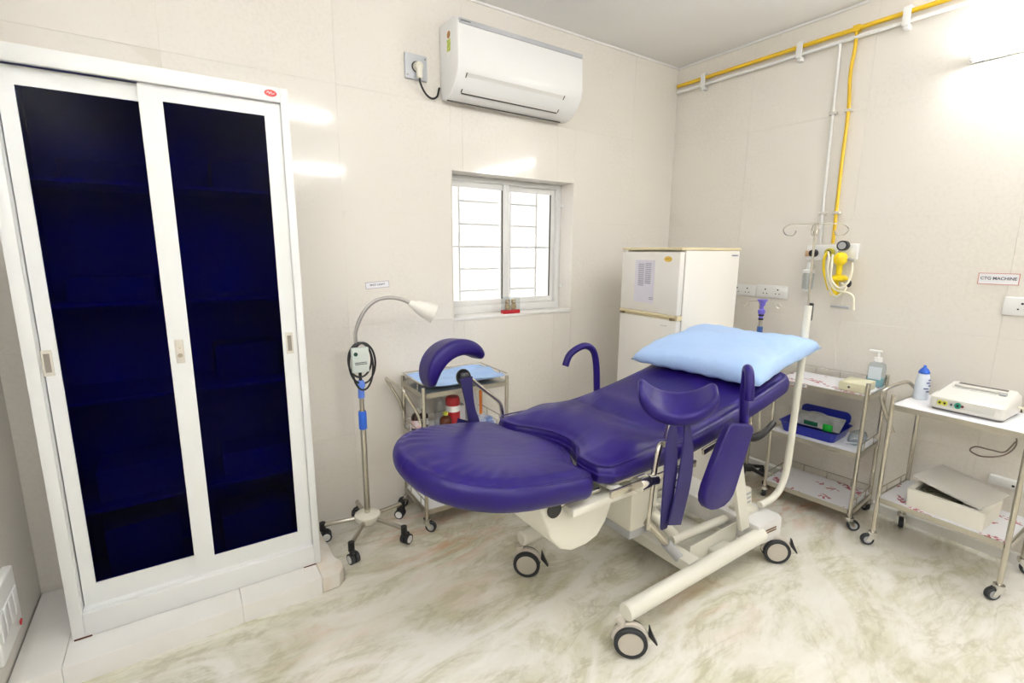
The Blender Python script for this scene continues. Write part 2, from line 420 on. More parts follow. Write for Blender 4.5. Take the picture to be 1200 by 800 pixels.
# thin cream bead along the ceiling on the two far walls and in the corner
bm = new(); box(bm, XL, XR, YB-.010, YB-.0005, ZC-.014, ZC-.001, bev=.002); struct(obj('trim_1', bm, CEIL), 'thin bead under the ceiling above the window wall')
bm = new(); box(bm, XR-.010, XR-.0005, YF, YB-.011, ZC-.014, ZC-.001, bev=.002); struct(obj('trim_2', bm, CEIL), 'thin bead under the ceiling above the pipes')

# ------------------------------------------------------------------ window
x0, x1, z0, z1 = WIN; yf = YB; yb = YB+REC
win = struct(bpy.data.objects.new('window_1', None), 'white two-pane sliding window with a bar grille'); COL.objects.link(win); win.location = (0, 0, 0)
bm = new(); t = .006
box(bm, x0, x0+t, yf-.002, yb+.06, z0, z1); box(bm, x1-t, x1, yf-.002, yb+.06, z0, z1); box(bm, x0+t, x1-t, yf-.002, yb+.06, z1-t, z1)
obj('reveal', bm, TILE, win)
bx('window_sill', MARBLE, win, x0+t, x1-t, yf-.006, yb+.06, z0, z0+.018, bev=.003)
zs0 = z0+.018
fx0, fx1, fz0, fz1 = x0+t, x1-t, zs0, z1-t
bm = new(); f = .032
box(bm, fx0, fx0+f, yb, yb+.05, fz0, fz1, bev=.003); box(bm, fx1-f, fx1, yb, yb+.05, fz0, fz1, bev=.003)
box(bm, fx0+f, fx1-f, yb, yb+.05, fz1-f, fz1, bev=.003); box(bm, fx0+f, fx1-f, yb, yb+.05, fz0, fz0+.05, bev=.003)
obj('window_frame', bm, PLASTIC, win)
xm = (fx0+fx1)/2 - .02
def sash(a, b, y):
    s = .036; bm = new(); c, d = fz0+.05, fz1-f
    box(bm, a, a+s, y, y+.018, c, d, bev=.002); box(bm, b-s, b, y, y+.018, c, d, bev=.002)
    box(bm, a+s, b-s, y, y+.018, d-s, d, bev=.002); box(bm, a+s, b-s, y, y+.018, c, c+s, bev=.002)
    sh = obj('sash', bm, PLASTIC, win)
    bx('pane', GLASS, sh, a+s, b-s, y+.007, y+.010, c+s, d-s)
    bx('gasket_or_gap', mat('sash_gap_shade', (.10, .095, .08), .7), sh, b-s-.010, b-s, y-.001, y+.004, c+s, d-s)  # dark strip paints the shade in the gap of the sash
sash(fx0+f, xm+.036, yb+.008); sash(xm, fx1-f, yb+.028)
bm = new(); box(bm, xm-.004, xm+.040, yb-.004, yb+.007, fz0+.05, fz1-f, bev=.003); obj('mullion', bm, PLASTIC, win)
gy = yb+.075
GRIL = mat('grille_white_paint', (.84, .82, .81), .4)
gr = obj('grille', box(new(), fx0, fx1, gy-.004, gy+.004, (fz0+fz1)/2-.006, (fz0+fz1)/2+.006), GRIL, win)
for xv in (fx0+.05, fx0+.15, xm+.10, fx1-.16, fx1-.02):
    obj('grille_bar', cyl(new(), (xv, gy, fz0), (xv, gy, fz1), .0075, n=8), GRIL, gr)
for a, b in ((fx0+.15, xm+.01), (xm+.10, fx1-.16)):
    for k in (1, 2, 4, 5):
        z = fz0 + (fz1-fz0)*k/6
        obj('grille_bar', cyl(new(), (a, gy, z), (b, gy, z), .0065, n=8), GRIL, gr)
for z in (fz0+.16, fz1-.14):
    obj('latch', box(new(), fx1-.012, fx1+.000, yb-.034, yb-.001, z-.010, z+.010, bev=.003), PLASTIC, win)

# souvenir on the sill
sv = thing('souvenir', 'little clear souvenir box with red base on the window sill', 'souvenir', (1.782, YB+.02, zs0))
bx('base', mat('red_plastic', (.50, .012, .02), .3), sv, -.064, .064, -.02, .02, 0, .024, bev=.003)
bm = new(); box(bm, -.063, .063, -.019, -.017, .024, .108); box(bm, -.063, .063, .017, .019, .024, .108)
box(bm, -.063, -.061, -.017, .017, .024, .108); box(bm, .061, .063, -.017, .017, .024, .108); obj('clear_case', bm, GLASS, sv)
OW = mat('brown_figure', (.30, .16, .06), .5, noise=(60, (.65, .58, .35), .9))
for s in (-1, 1):
    bm = new(); lathe(bm, [(.001, .024), (.016, .026), (.019, .04), (.017, .055), (.013, .062), (.017, .070), (.018, .080), (.012, .091), (.001, .094)], 14, c=(s*.024, 0, 0))
    f1 = obj('figurine', bm, OW, sv)
    bm = new(); ball(bm, (s*.024-.007, -.015, .077), .0045, n=8); ball(bm, (s*.024+.007, -.015, .077), .0045, n=8); obj('eyes', bm, PAPER, f1)

# ------------------------------------------------------------------ tube lights (the room's lamps)
def tube_light(label, c, udir, normal, L=1.2):
    u, n = Vector(udir), Vector(normal); c = Vector(c)
    t = thing('tube_light', label, 'lamp', c, 0, 'tube lights')
    M = basis((0, 0, 0), u, Vector((0, 0, 1)))
    s = 1 if M.to_3x3().col[2].dot(n) > 0 else -1
    bm = new(); box(bm, -L/2-.02, L/2+.02, -.018, .018, .0005*s, .026*s, bev=.003, M=M); obj('batten', bm, PLASTIC, t)
    for e in (-1, 1):
        bm = new(); box(bm, e*(L/2+.004)-.008, e*(L/2+.004)+.008, -.016, .016, .026*s, .064*s, bev=.003, M=M); obj('lamp_holder', bm, PLASTIC, t)
    bm = new(); cyl(bm, M @ Vector((-L/2+.004, 0, .048*s)), M @ Vector((L/2-.004, 0, .048*s)), .0135, n=14); obj('tube', bm, TUBE_MAT, t)
    return t
tube_light('lit white tube light on the pipe wall below the yellow pipe', (XR, .27, 2.43), (0, 1, 0), (-1, 0, 0))
tube_light('lit white tube light high on the cabinet side wall', (XL, .66, 2.27), (0, 1, 0), (1, 0, 0))
ct = thing('tube_light', 'lit white tube light on the ceiling above the viewer', 'lamp', (.85, -.22, ZC), 0, 'tube lights')
bx('batten', PLASTIC, ct, -.62, .62, -.018, .018, -.026, -.0005, bev=.003)
for e in (-1, 1): bx('lamp_holder', PLASTIC, ct, e*.604-.008, e*.604+.008, -.016, .016, -.064, -.0262, bev=.003)
obj('tube', cyl(new(), (-.595, 0, -.048), (.595, 0, -.048), .0135, n=14), TUBE_MAT, ct)
tube_light('lit white tube light on the wall behind the viewer', (1.45, YF, 2.58), (1, 0, 0), (0, 1, 0))

# ------------------------------------------------------------------ plinth under the cabinet
PZ = .08
pl = thing('stone_plinth', 'low white marble plinth with chipped corner under the steel cabinet', 'plinth', (0, 2.3, 0))
for (a, b, c, d) in ((-.598, -.46, 2.064, 2.36), (-.598, -.46, 2.36, 2.606), (-.46, .09, 2.064, 2.606), (.09, .40, 2.064, 2.606)):
    bm = new(); q_ = .012 if c < 2.1 else .001
    prism(bm, [(c+(.0 if c < 2.1 else .0006), 0), (d-.0006, 0), (d-.0006, PZ-.001), (c+q_+.004, PZ-.001), (c+q_*.3+.0003, PZ-.001-q_*.3), (c+.0003, PZ-.001-q_-.003)], 'x', a+.0006, b-.0006, bev=.001, seg=1)
    obj('plinth_slab', bm, MARBLE, pl, world=True)
CHIP = mat('chipped_marble', (.82, .79, .73), .5, noise=(16, (.72, .55, .36), .45), bump=(25, .3))
bm = new(); prism(bm, [(.401, 2.064), (.475, 2.068), (.505, 2.10), (.51, 2.14), (.49, 2.20), (.478, 2.606), (.401, 2.606)], 'z', 0, PZ-.002, bev=.010, seg=3)
obj('corner_slab', bm, CHIP, pl, 'chipped corner slab with an orange stain', world=True)

# ------------------------------------------------------------------ steel cabinet with sliding glass doors
CF, CB = 2.188, 2.575
cb = thing('sliding_door_cabinet', 'tall white steel cabinet with two dark blue glass sliding doors', 'cabinet', (-.007, 2.38, PZ), math.radians(-1.2))
CX = -.007; CY = 2.38
def cbx(name, m, par, a, b, c, d, e, f, bev=0, label=None): return bx(name, m, par, a-CX, b-CX, c-CY, d-CY, e-PZ, f-PZ, bev=bev, label=label)
cx0, cx1, cz1 = -.443, .427, 2.113
bm = new()
for (a, b, c, d, e, f) in ((cx0, cx0+.036, CF, CB, PZ, cz1), (cx1-.028, cx1, CF, CB, PZ, cz1), (cx0+.036, cx1-.028, CF+.02, CB, cz1-.02, cz1), (cx0+.036, cx1-.028, CF+.02, CB, PZ+.004, PZ+.10), (cx0+.036, cx1-.028, CB-.01, CB, PZ+.1, cz1-.02)):
    box(bm, a-CX, b-CX, c-CY, d-CY, e-PZ, f-PZ, bev=.0015)
obj('body', bm, POWDER, cb)
cbx('top_rail', POWDER, cb, cx0+.0362, cx1-.0282, CF, CF+.02, cz1-.052, cz1, bev=.002)
cbx('base_rail', POWDER, cb, cx0+.0362, cx1-.0282, CF, CF+.02, PZ+.002, PZ+.095, bev=.002)
def door(a, b, y, gl, gr_, gz0, gz1, zb, zt, hx, kind):
    bm = new()
    for (p, q, e, f) in ((a, gl, zb, zt), (gr_, b, zb, zt), (gl, gr_, gz1, zt), (gl, gr_, zb, gz0)):
        box(bm, p-CX, q-CX, y-CY, y+.017-CY, e-PZ, f-PZ)
    bmesh.ops.remove_doubles(bm, verts=bm.verts[:], dist=1e-6)
    dr = obj('sliding_door', bm, POWDER, cb)
    cbx('glass', GLASSBLUE, dr, gl, gr_, y+.007, y+.011, gz0, gz1, label='dark blue film-covered glass')
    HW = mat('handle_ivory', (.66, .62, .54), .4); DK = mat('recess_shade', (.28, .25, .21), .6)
    if kind == 'lock':
        cbx('lock_plate', HW, dr, hx-.014, hx+.014, y-.004, y, 1.075, 1.165, bev=.003)
        bm = new(); cyl(bm, (hx-CX, y-.0045-CY, 1.105-PZ), (hx-CX, y-.0075-CY, 1.105-PZ), .008, n=14); obj('lock_barrel', bm, STEEL, dr)
        bm = new(); cyl(bm, (hx-CX, y-.0045-CY, 1.133-PZ), (hx-CX, y-.0060-CY, 1.133-PZ), .004, n=10); obj('rivet', bm, STEEL, dr)
        hx = b-.030
    bm = new()
    for (p, q, e, f) in ((hx-.014, hx-.008, 1.07, 1.16), (hx+.008, hx+.014, 1.07, 1.16), (hx-.008, hx+.008, 1.07, 1.082), (hx-.008, hx+.008, 1.148, 1.16)):
        box(bm, p-CX, q-CX, y-.004-CY, y-CY, e-PZ, f-PZ)
    hd = obj('finger_pull', bm, HW, dr)
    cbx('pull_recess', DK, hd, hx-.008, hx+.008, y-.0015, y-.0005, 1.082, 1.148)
ZB = PZ+.095
door(cx0+.0400, .02, CF+.042, -.362, -.050, .262, 2.004, ZB, cz1-.052, -.392, 'pull')
door(-.048, cx1-.0290, CF+.022, .020, .342, .250, 2.010, ZB, cz1-.052, -.016, 'lock')
SH = mat('cabinet_shelf', (.72, .73, .72), .5)
for z in (1.735, 1.31, .955, .535):
    cbx('shelf', SH, cb, cx0+.037, cx1-.029, CF+.075, CB-.011, z-.012, z)
bm = new(); lathe(bm, [(.001, 0), (.022, 0), (.022, .0012), (.001, .0014)], 24); tr(bm.verts, Matrix.Translation((.366-CX, CF-CY-.0001, 2.089-PZ)) @ Matrix.Rotation(PI/2, 4, 'X') @ Matrix.Diagonal((1, .56, 1, 1)))
bd = obj('badge', bm, mat('red_badge', (.62, .05, .05), .4), cb, 'small red oval maker badge')
bm = new(); tube(bm, [(.352-CX, CF-.0018-CY, 2.088-PZ), (.358-CX, CF-.0018-CY, 2.094-PZ), (.362-CX, CF-.0018-CY, 2.086-PZ), (.367-CX, CF-.0018-CY, 2.093-PZ), (.371-CX, CF-.0018-CY, 2.086-PZ), (.380-CX, CF-.0018-CY, 2.090-PZ)], .0012, n=6); obj('script_mark', bm, PAPER, bd)
RUST = mat('rust', (.10, .03, .015), .9)
cbx('rust_stain', RUST, cb, cx0+.004, cx0+.055, CF-.0015, CF+.004, PZ-.0003, PZ+.006)
cbx('rust_stain', RUST, cb, cx1-.075, cx1-.022, CF-.0015, CF+.004, PZ-.0003, PZ+.004)
# contents dimly seen through the glass
FOLD = mat('file_card', (.60, .60, .62), .7); CARD = mat('carton', (.50, .47, .42), .8)
def inside(name, label, cat, x, z, w_, d_, h_, rz, m, group=None):
    o = bx(name, m, None, -w_/2, w_/2, -d_/2, d_/2, 0, h_, bev=.004); o.location = (x, 2.42, z); o.rotation_euler = (0, 0, rz); tag(o, label, cat, group); return o
inside('carton', 'pale carton on the bottom of the cabinet behind the left door', 'box', -.22, PZ+.1005, .24, .18, .24, .1, CARD)
inside('carton', 'low carton on the bottom of the cabinet behind the right door', 'box', .20, PZ+.1005, .28, .18, .17, 0, CARD)
inside('folded_linen', 'folded linen stack on the lowest cabinet shelf behind the left door', 'linen', -.16, .5355, .34, .18, .13, 0, FOLD)
inside('folded_linen', 'folded linen stack on the middle cabinet shelf behind the left door', 'linen', -.20, 1.3105, .26, .18, .09, -.05, FOLD)
inside('carton', 'flat carton on the top cabinet shelf behind the left door', 'box', -.16, 1.7355, .30, .18, .07, .05, CARD)
inside('carton', 'carton on the second cabinet shelf behind the right door', 'box', .22, .9555, .24, .16, .15, 0, CARD)
inside('carton', 'carton on the top cabinet shelf behind the right door', 'box', .25, 1.7355, .20, .16, .12, 0, CARD)
inside('folded_linen', 'folded linen stack on the lowest cabinet shelf behind the right door', 'linen', .22, .5355, .26, .18, .10, 0, FOLD)

# ------------------------------------------------------------------ air conditioner, its socket
ac = thing('air_conditioner', 'white wall air conditioner above the window', 'appliance', (1.72, YB, 2.30))
A0, A1 = -.425, .428
prof = [(-.001, .05), (-.001, .385), (-.150, .385), (-.192, .372), (-.205, .345), (-.212, .16), (-.202, .115), (-.165, .062), (-.115, .022), (-.060, .008), (-.02, .012)]
bm = new(); prism(bm, prof, 'x', A0, A1, bev=.008, seg=3); body = obj('housing', bm, mat('ac_white', (.88, .88, .87), .22), ac)
bm = new(); box(bm, A0+.010, A1-.010, -.2125, -.190, .340, .364, bev=.003); obj('silver_strip', bm, GREYP, ac)
def onface(a, b, t): return (a[0]+(b[0]-a[0])*t, a[1]+(b[1]-a[1])*t)
pa, pb = (-.206, .128), (-.122, .030)
bm = new(); dn = Vector((0, pb[0]-pa[0], pb[1]-pa[1])).normalized(); nn = Vector((0, -dn.z, dn.y)); nn = nn if nn.y < 0 else -nn
Mf = basis((0, (pa[0]+pb[0])/2, (pa[1]+pb[1])/2), (1, 0, 0), -dn)
Ls = .052
box(bm, A0+.06, A1-.14, -Ls, Ls, .004, .0075, bev=.0015, M=Mf); obj('louvre', bm, mat('ac_louvre', (.80, .79, .76), .3), ac)
DKL = mat('dark_slot', (.07, .06, .05), .7)
bm = new(); box(bm, A0+.058, A1-.138, -Ls-.008, -Ls-.0005, .0015, .0085, M=Mf); box(bm, A0+.052, A0+.058, -Ls, Ls, .0015, .0080, M=Mf); box(bm, A1-.138, A1-.132, -Ls, Ls, .0015, .0080, M=Mf); obj('outlet_slot', bm, DKL, ac)
bm = new(); box(bm, A0+.01, A1-.05, -.062, -.056, .0035, .0085); obj('underside_seam', bm, DKL, ac)
bm = new(); cyl(bm, Mf @ Vector((A1-.075, .03, .003)), Mf @ Vector((A1-.075, .03, .007)), .006, n=12); obj('indicator', bm, GREYP, ac)
bm = new(); box(bm, A1-.10, A1-.085, -.022, -.012, .003, .007, M=Mf); obj('receiver_window', bm, GREYP, ac)
Ms = basis((A0-.0005, -.11, .30), (0, -1, 0), (0, 0, 1))
bm = new(); box(bm, -.020, .020, -.095, .035, 0, .0008, M=Ms); stk = obj('energy_label', bm, mat('label_white', (.82, .82, .78), .5), ac, 'energy rating sticker')
bm = new(); lathe(bm, [(.001, 0), (.018, 0), (.018, .0006), (.001, .0006)], 20); tr(bm.verts, Ms @ Matrix.Translation((0, .012, .0008))); obj('rating_dial', bm, mat('dial_orange', (.55, .16, .05), .5, noise=(90, (.25, .20, .03), 1)), stk)
bm = new(); box(bm, -.019, .019, -.068, -.010, .0008, .0014, M=Ms); obj('rating_panel', bm, mat('panel_yellow_green', (.72, .72, .10), .5, noise=(70, (.18, .42, .06), 1)), stk)
bm = new(); marks(bm, basis((A0+.045, -.2127, .352), (1, 0, 0), (0, 0, 1)), .06, .008, 1, 5); obj('brand_mark', bm, INK, ac)

so = thing('wall_socket', 'grey square wall socket with a white plug beside the air conditioner', 'socket', (1.150, YB, 2.455))
bm = new(); box(bm, -.063, .063, -.014, -.0005, -.063, .063, bev=.004); obj('plate', bm, mat('socket_grey', (.58, .60, .63), .4), so)
bm = new(); cyl(bm, (0, -.0142, 0), (0, -.0165, 0), .027, n=24); obj('socket_face', bm, DKL, so)
for sx_, sz_ in ((.05, .045), (-.05, -.045)):
    bm = new(); cyl(bm, (sx_, -.0142, sz_), (sx_, -.016, sz_), .004, n=10); obj('screw', bm, STEEL, so)
pg = thing('power_plug', 'white plug and black cord of the air conditioner', 'plug', (1.150, YB-.017, 2.455))
bm = new(); cyl(bm, (.004, -.0005, 0), (.004, -.034, -.004), .024, .021, n=20); box(bm, -.010, .018, -.040, -.012, -.062, 0, bev=.006); obj('plug_body', bm, CREAM, pg)
cord = [(.004, -.026, -.060), (.012, -.024, -.092), (.045, -.010, -.128), (.085, .000, -.142), (.118, .004, -.125), (.130, .006, -.090), (.133, .004, -.078)]
bm = new(); tube(bm, cord, .0055, n=8); obj('cord', bm, BLACK, pg)

# wall labels
def wall_label(name, label, c, xdir, ndir, w_, h_, s, edge, sx=1, tilt=0):
    x = Vector(xdir); n = Vector(ndir); y = n.cross(x)
    R = Matrix.Rotation(tilt, 4, n); x = R @ x; y = R @ y
    t = thing(name, label, 'sign', c)
    M = basis((0, 0, 0), x, y)
    bm = new(); box(bm, -w_/2, w_/2, -h_/2, h_/2, .0005, .0012, M=M); obj('card', bm, edge, t)
    bm = new(); box(bm, -w_/2+.003, w_/2-.003, -h_/2+.003, h_/2-.003, .0012, .0016, M=M); obj('face', bm, PAPER, t)
    text('lettering', s, h_*.37, mat('label_ink', (.10, .09, .13), .7), t, M @ Matrix.Translation((0, h_*.03, .0021)), sx=sx)
wall_label('wall_sign', 'small printed paper sign above the examination lamp', (.894, YB-.002, 1.318), (1, 0, 0), (0, -1, 0), .132, .036, 'SPOT LIGHT', mat('label_mauve', (.46, .40, .47), .6), 1.15, math.radians(3.5))
wall_label('wall_sign', 'white CTG MACHINE sign with red edge on the wall', (XR-.002, .648, 1.384), (0, -1, 0), (-1, 0, 0), .148, .055, 'CTG MACHINE', mat('label_red', (.62, .22, .20), .6), .95, 0)

# ------------------------------------------------------------------ wall sockets (right wall, left wall)
def socket_plate(par, cy, wy, z0_, z1_, n, face_n):
    """plate on the right wall centred at y=cy (local), with n three-pin sockets"""
    bm = new(); box(bm, -.016, -.0005, cy-wy/2, cy+wy/2, z0_, z1_, bev=.004); p = obj('socket_plate', bm, PLASTIC, par)
    for k in range(n):
        y = cy + wy*(.5-(k+.5)/n)*.78; zc = (z0_+z1_)/2
        bm = new()
        cyl(bm, (-.0161, y, zc+.014), (-.0166, y, zc+.014), .0052, n=10)
        cyl(bm, (-.0161, y-.012, zc-.013), (-.0166, y-.012, zc-.013), .0038, n=10); cyl(bm, (-.0161, y+.012, zc-.013), (-.0166, y+.012, zc-.013), .0038, n=10)
        obj('pin_hole', bm, BLACK, p)
sk = thing('socket_strip', 'white strip of four wall sockets beside the refrigerator', 'socket', (XR, 0, 0))
socket_plate(sk, 1.945, .195, 1.205, 1.285, 2, 1); socket_plate(sk, 1.737, .215, 1.205, 1.289, 2, 1)
sk2 = thing('socket_strip', 'white wall socket plate below the CTG MACHINE sign', 'socket', (XR, 0, 0))
socket_plate(sk2, .505, .215, 1.215, 1.302, 2, 1)
sw = thing('switch_board', 'white switch board low on the left wall', 'switch', (XL, 2.16, .31))
bm = new(); box(bm, .0005, .030, -.16, .075, -.115, .115, bev=.008, seg=3); obj('box', bm, PLASTIC, sw)
for k in range(4):
    bm = new(); box(bm, .030, .036, -.145+k*.050, -.103+k*.050, -.04, .05, bev=.003); obj('switch', bm, mat('switch_white', (.78, .78, .78), .3), sw)
bm = new(); box(bm, .030, .034, .035, .055, -.10, -.085, bev=.001); obj('indicator', bm, mat('red_lens', (.5, .01, .02), .3), sw)

# ------------------------------------------------------------------ pipes and gas outlet station on the right wall
def P(y, z, d=.022): return (XR-d, y, z)
yp = thing('gas_pipe', 'yellow gas pipe running under the ceiling with a drop', 'pipe', (XR, 0, 0))
bm = new(); cyl(bm, (-.030, YF+.01, 2.735), (-.030, YB-.02, 2.735), .0125, n=12); obj('main_run', bm, YELLOW, yp)
bm = new(); tube(bm, [(-.030, 1.40, 2.735), (-.024, 1.402, 2.64), (-.018, 1.412, 2.50), (-.020, 1.398, 2.30), (-.019, 1.400, 2.0), (-.019, 1.395, 1.56)], .0095, n=10); obj('drop', bm, YELLOW, yp)
bm = new(); box(bm, -.046, -.012, 1.382, 1.418, 2.718, 2.752, bev=.004); obj('tee_joint', bm, YELLOW, yp)
wp = thing('vacuum_pipe', 'white pipe running below the yellow gas pipe with a drop', 'pipe', (XR, 0, 0))
bm = new(); cyl(bm, (-.028, YF+.01, 2.692), (-.028, YB-.02, 2.692), .0105, n=12); obj('main_run', bm, PLASTIC, wp)
bm = new(); tube(bm, [(-.028, 1.482, 2.692), (-.019, 1.482, 2.60), (-.017, 1.480, 2.2), (-.017, 1.470, 1.56)], .0085, n=10); obj('drop', bm, PLASTIC, wp)
for y in (2.365, 1.70, 1.165, .5, -.2):
    c = thing('pipe_clamp', 'white saddle clamp holding both pipes, %s' % {2.365: 'nearest the room corner', 1.70: 'left of the yellow drop', 1.165: 'right of the yellow drop', .5: 'above the tube light', -.2: 'beyond the tube light'}[y], 'clamp', (XR, y, 2.713), 0, 'saddle clamps on the ceiling pipes')
    bm = new(); box(bm, -.052, -.044, -.018, .018, -.045, .045, bev=.003); obj('saddle', bm, PLASTIC, c)
    bm = new(); box(bm, -.0435, -.0005, -.012, .012, -.060, -.036, bev=.002); box(bm, -.0435, -.0005, -.012, .012, .036, .050, bev=.002); obj('bracket', bm, PLASTIC, c)
for nm, y, z in (('vacuum', 1.480, 2.31), ('gas', 1.398, 2.31), ('vacuum', 1.473, 1.74), ('gas', 1.397, 1.74)):
    bm = new(); box(bm, -.030, -.0005, -.021, .021, -.008, .008, bev=.003)
    o = obj('pipe_clip', bm, mat('clip_grey', (.66, .63, .57), .5), None); o.location = (XR, y, z)
    tag(o, '%s clip on the %s drop pipe' % ('upper' if z > 2 else 'lower', 'white' if nm == 'vacuum' else 'yellow'), 'clip', 'drop pipe clips')
st = thing('gas_outlet_panel', 'white wall panel with two medical gas outlets', 'outlet panel', (XR, 1.39, 1.50))
bm = new(); box(bm, -.030, -.0005, -.04, .145, -.040, .052, bev=.006); obj('panel', bm, PLASTIC, st)
bm = new(); box(bm, -.030, -.0005, -.135, -.042, -.034, .058, bev=.006); obj('panel', bm, PLASTIC, st)
bm = new(); cyl(bm, (-.030, .008, .006), (-.052, .008, .006), .027, .024, n=22); yo = obj('outlet_ring', bm, mat('olive_yellow', (.52, .46, .04), .4), st)
bm = new(); cyl(bm, (-.0521, .008, .006), (-.058, .008, .006), .014, n=18); obj('outlet_core', bm, BLACK, yo)
bm = new(); cyl(bm, (-.030, .098, .002), (-.060, .098, .002), .024, .020, n=20); obj('vacuum_knob', bm, BLACK, st)
bm = new(); box(bm, -.055, -.030, .108, .142, -.018, .018, bev=.004); obj('vacuum_adaptor', bm, mat('tan_plastic', (.60, .40, .25), .5), st)
rg = thing('oxygen_flowmeter', 'yellow oxygen regulator with black gauge and pale looped hoses', 'flowmeter', (XR, 1.31, 1.50))
bm = new(); ball(bm, (-.075, .010, -.030), .040, sy=.92, n=18); obj('regulator_ball', bm, YELPL, rg)
bm = new(); cyl(bm, (-.0305, .010, -.030), (-.060, .010, -.030), .012, n=12); obj('inlet', bm, CHROME, rg)
bm = new(); cyl(bm, (-.058, .004, .046), (-.092, .004, .046), .029, n=22); ga = obj('gauge', bm, BLACK, rg)
bm = new(); cyl(bm, (-.0921, .004, .046), (-.0935, .004, .046), .021, n=20); obj('gauge_dial', bm, GREYP, ga)
bm = new(); cyl(bm, (-.075, .010, -.060), (-.075, .010, -.125), .017, .015, n=14); obj('neck', bm, YELPL, rg)
bm = new(); lathe(bm, [(.002, -.165), (.030, -.163), (.046, -.150), (.046, -.138), (.030, -.125), (.002, -.122)], 22, c=(-.075, .006, 0)); obj('flow_bowl', bm, YELPL, rg)
bm = new(); lathe(bm, [(.002, -.245), (.018, -.244), (.026, -.232), (.024, -.205), (.014, -.166), (.002, -.165)], 18, c=(-.072, .020, 0)); obj('humidifier', bm, YELPL, rg)
bm = new(); cyl(bm, (-.075, -.030, -.030), (-.080, -.066, -.036), .009, .006, n=10); obj('spigot', bm, GREYP, rg)
bm = new(); ball(bm, (-.080, -.052, -.170), .014, sz=1.6, n=12); obj('valve_knob', bm, BLACK, rg)
hs = [[(-.070, .085, .012), (-.090, .092, -.030), (-.085, .088, -.10), (-.075, .070, -.17), (-.070, .055, -.215)],
      [(-.080, .078, .010), (-.105, .060, -.03), (-.105, .064, -.10), (-.100, .045, -.19), (-.100, .005, -.245), (-.100, -.030, -.225), (-.095, -.045, -.19), (-.10, -.02, -.17)],
      [(-.095, .045, -.005), (-.118, .035, -.06), (-.120, .030, -.14), (-.118, -.015, -.195), (-.105, -.055, -.165), (-.095, -.065, -.10), (-.09, -.058, -.05)],
      [(-.10, .055, -.02), (-.12, .052, -.10), (-.115, .010, -.20), (-.10, -.060, -.222), (-.085, -.085, -.25), (-.080, -.092, -.32)]]
for k, h in enumerate(hs):
    bm = new(); tube(bm, h, .0075 if k == 0 else .0062, n=8); obj('hose', bm, YELPL if k == 0 else HOSE, rg)
sj = thing('suction_jar', 'small clear suction jar with white cap under the vacuum outlet', 'jar', (XR-.046, 1.500, 1.28))
bm = new(); lathe(bm, [(.020, 0), (.030, .004), (.032, .09), (.028, .10), (.001, .10)], 20); obj('jar', bm, CLEARPL, sj)
bm = new(); lathe(bm, [(.001, .1005), (.034, .1005), (.034, .118), (.016, .125), (.012, .165), (.001, .166)], 20); obj('cap', bm, PLASTIC, sj)
bm = new(); lathe(bm, [(.001, -.016), (.022, -.014), (.024, -.001), (.001, -.0005)], 18); obj('drain', bm, PLASTIC, sj)
bm = new(); box(bm, .012, .0455, -.012, .012, .128, .150, bev=.002); obj('bracket', bm, PLASTIC, sj)
bm = new(); box(bm, -.012, -.0005, -.055, .045, -.006, .006, bev=.002)
o = obj('wall_hook', bm, GREYP, None); o.location = (XR, 1.325, 1.185); tag(o, 'small grey bracket on the wall under the yellow flowmeter', 'bracket')

# cable trunking low on the right wall
tk = thing('cable_trunking', 'white cable trunking low on the wall behind the foam box', 'trunking', (XR, 0, .395))
bm = new(); box(bm, -.030, -.0005, -.10, .545, -.022, .022, bev=.004); obj('trunk', bm, PLASTIC, tk)
bm = new(); cyl(bm, (-.0301, .455, -.004), (-.0315, .455, -.004), .006, n=10); obj('screw', bm, BLACK, tk)

# ------------------------------------------------------------------ refrigerator (front faces the bed, -x)
FH = 1.525
fr = thing('refrigerator', 'cream two-door refrigerator in the room corner', 'refrigerator', (2.617, 1.985, 0), math.radians(-6))
W2, D2 = .245, .25     # half width (y), half depth (x)
bx('body', FRIDGE, fr, -D2+.045, D2, -W2, W2, .03, FH-.012, bev=.006)
bx('top_trim', GOLDTRIM, fr, -D2+.004, D2+.004, -W2-.003, W2+.003, FH-.0115, FH+.004, bev=.003)
bx('freezer_door', FRIDGE, fr, -D2, -D2+.042, -W2+.002, W2-.002, 1.140, FH-.020, bev=.008)
bx('lower_door', FRIDGE, fr, -D2, -D2+.042, -W2+.002, W2-.002, .06, 1.112, bev=.008)
bx('divider', GOLDTRIM, fr, -D2+.006, -D2+.044, -W2+.001, W2-.001, 1.1125, 1.1395)
bx('handle_strip', GOLDTRIM, fr, -D2-.010, -D2-.0005, -W2+.01, W2-.01, 1.126, 1.142, bev=.003)
for y in (-W2+.03, W2-.03):
    bx('hinge_cap', mat('hinge_brown', (.22, .15, .07), .5), fr, -D2-.012, -D2+.010, y-.014, y+.014, 1.1115, 1.1255, bev=.002)
bx('gasket_or_gap', mat('gasket_brown', (.20, .15, .10), .8), fr, -D2+.0425, -D2+.0445, -W2+.006, W2-.006, .07, FH-.03)
bm = new(); lathe(bm, [(.001, 0), (.030, 0), (.028, .003), (.001, .004)], 24)
tr(bm.verts, Matrix.Translation((-D2-.0003, -.155, FH-.062)) @ Matrix.Rotation(-PI/2, 4, 'Y') @ Matrix.Diagonal((.55, 1, 1, 1)))
bd = obj('badge', bm, GOLD, fr, 'gold oval maker badge')
bm = new(); marks(bm, basis((-D2-.0045, -.155, FH-.062), (0, -1, 0), (0, 0, 1)), .03, .006, 1, 4, .0004); obj('badge_print', bm, mat('badge_brown', (.35, .18, .02), .5), bd)
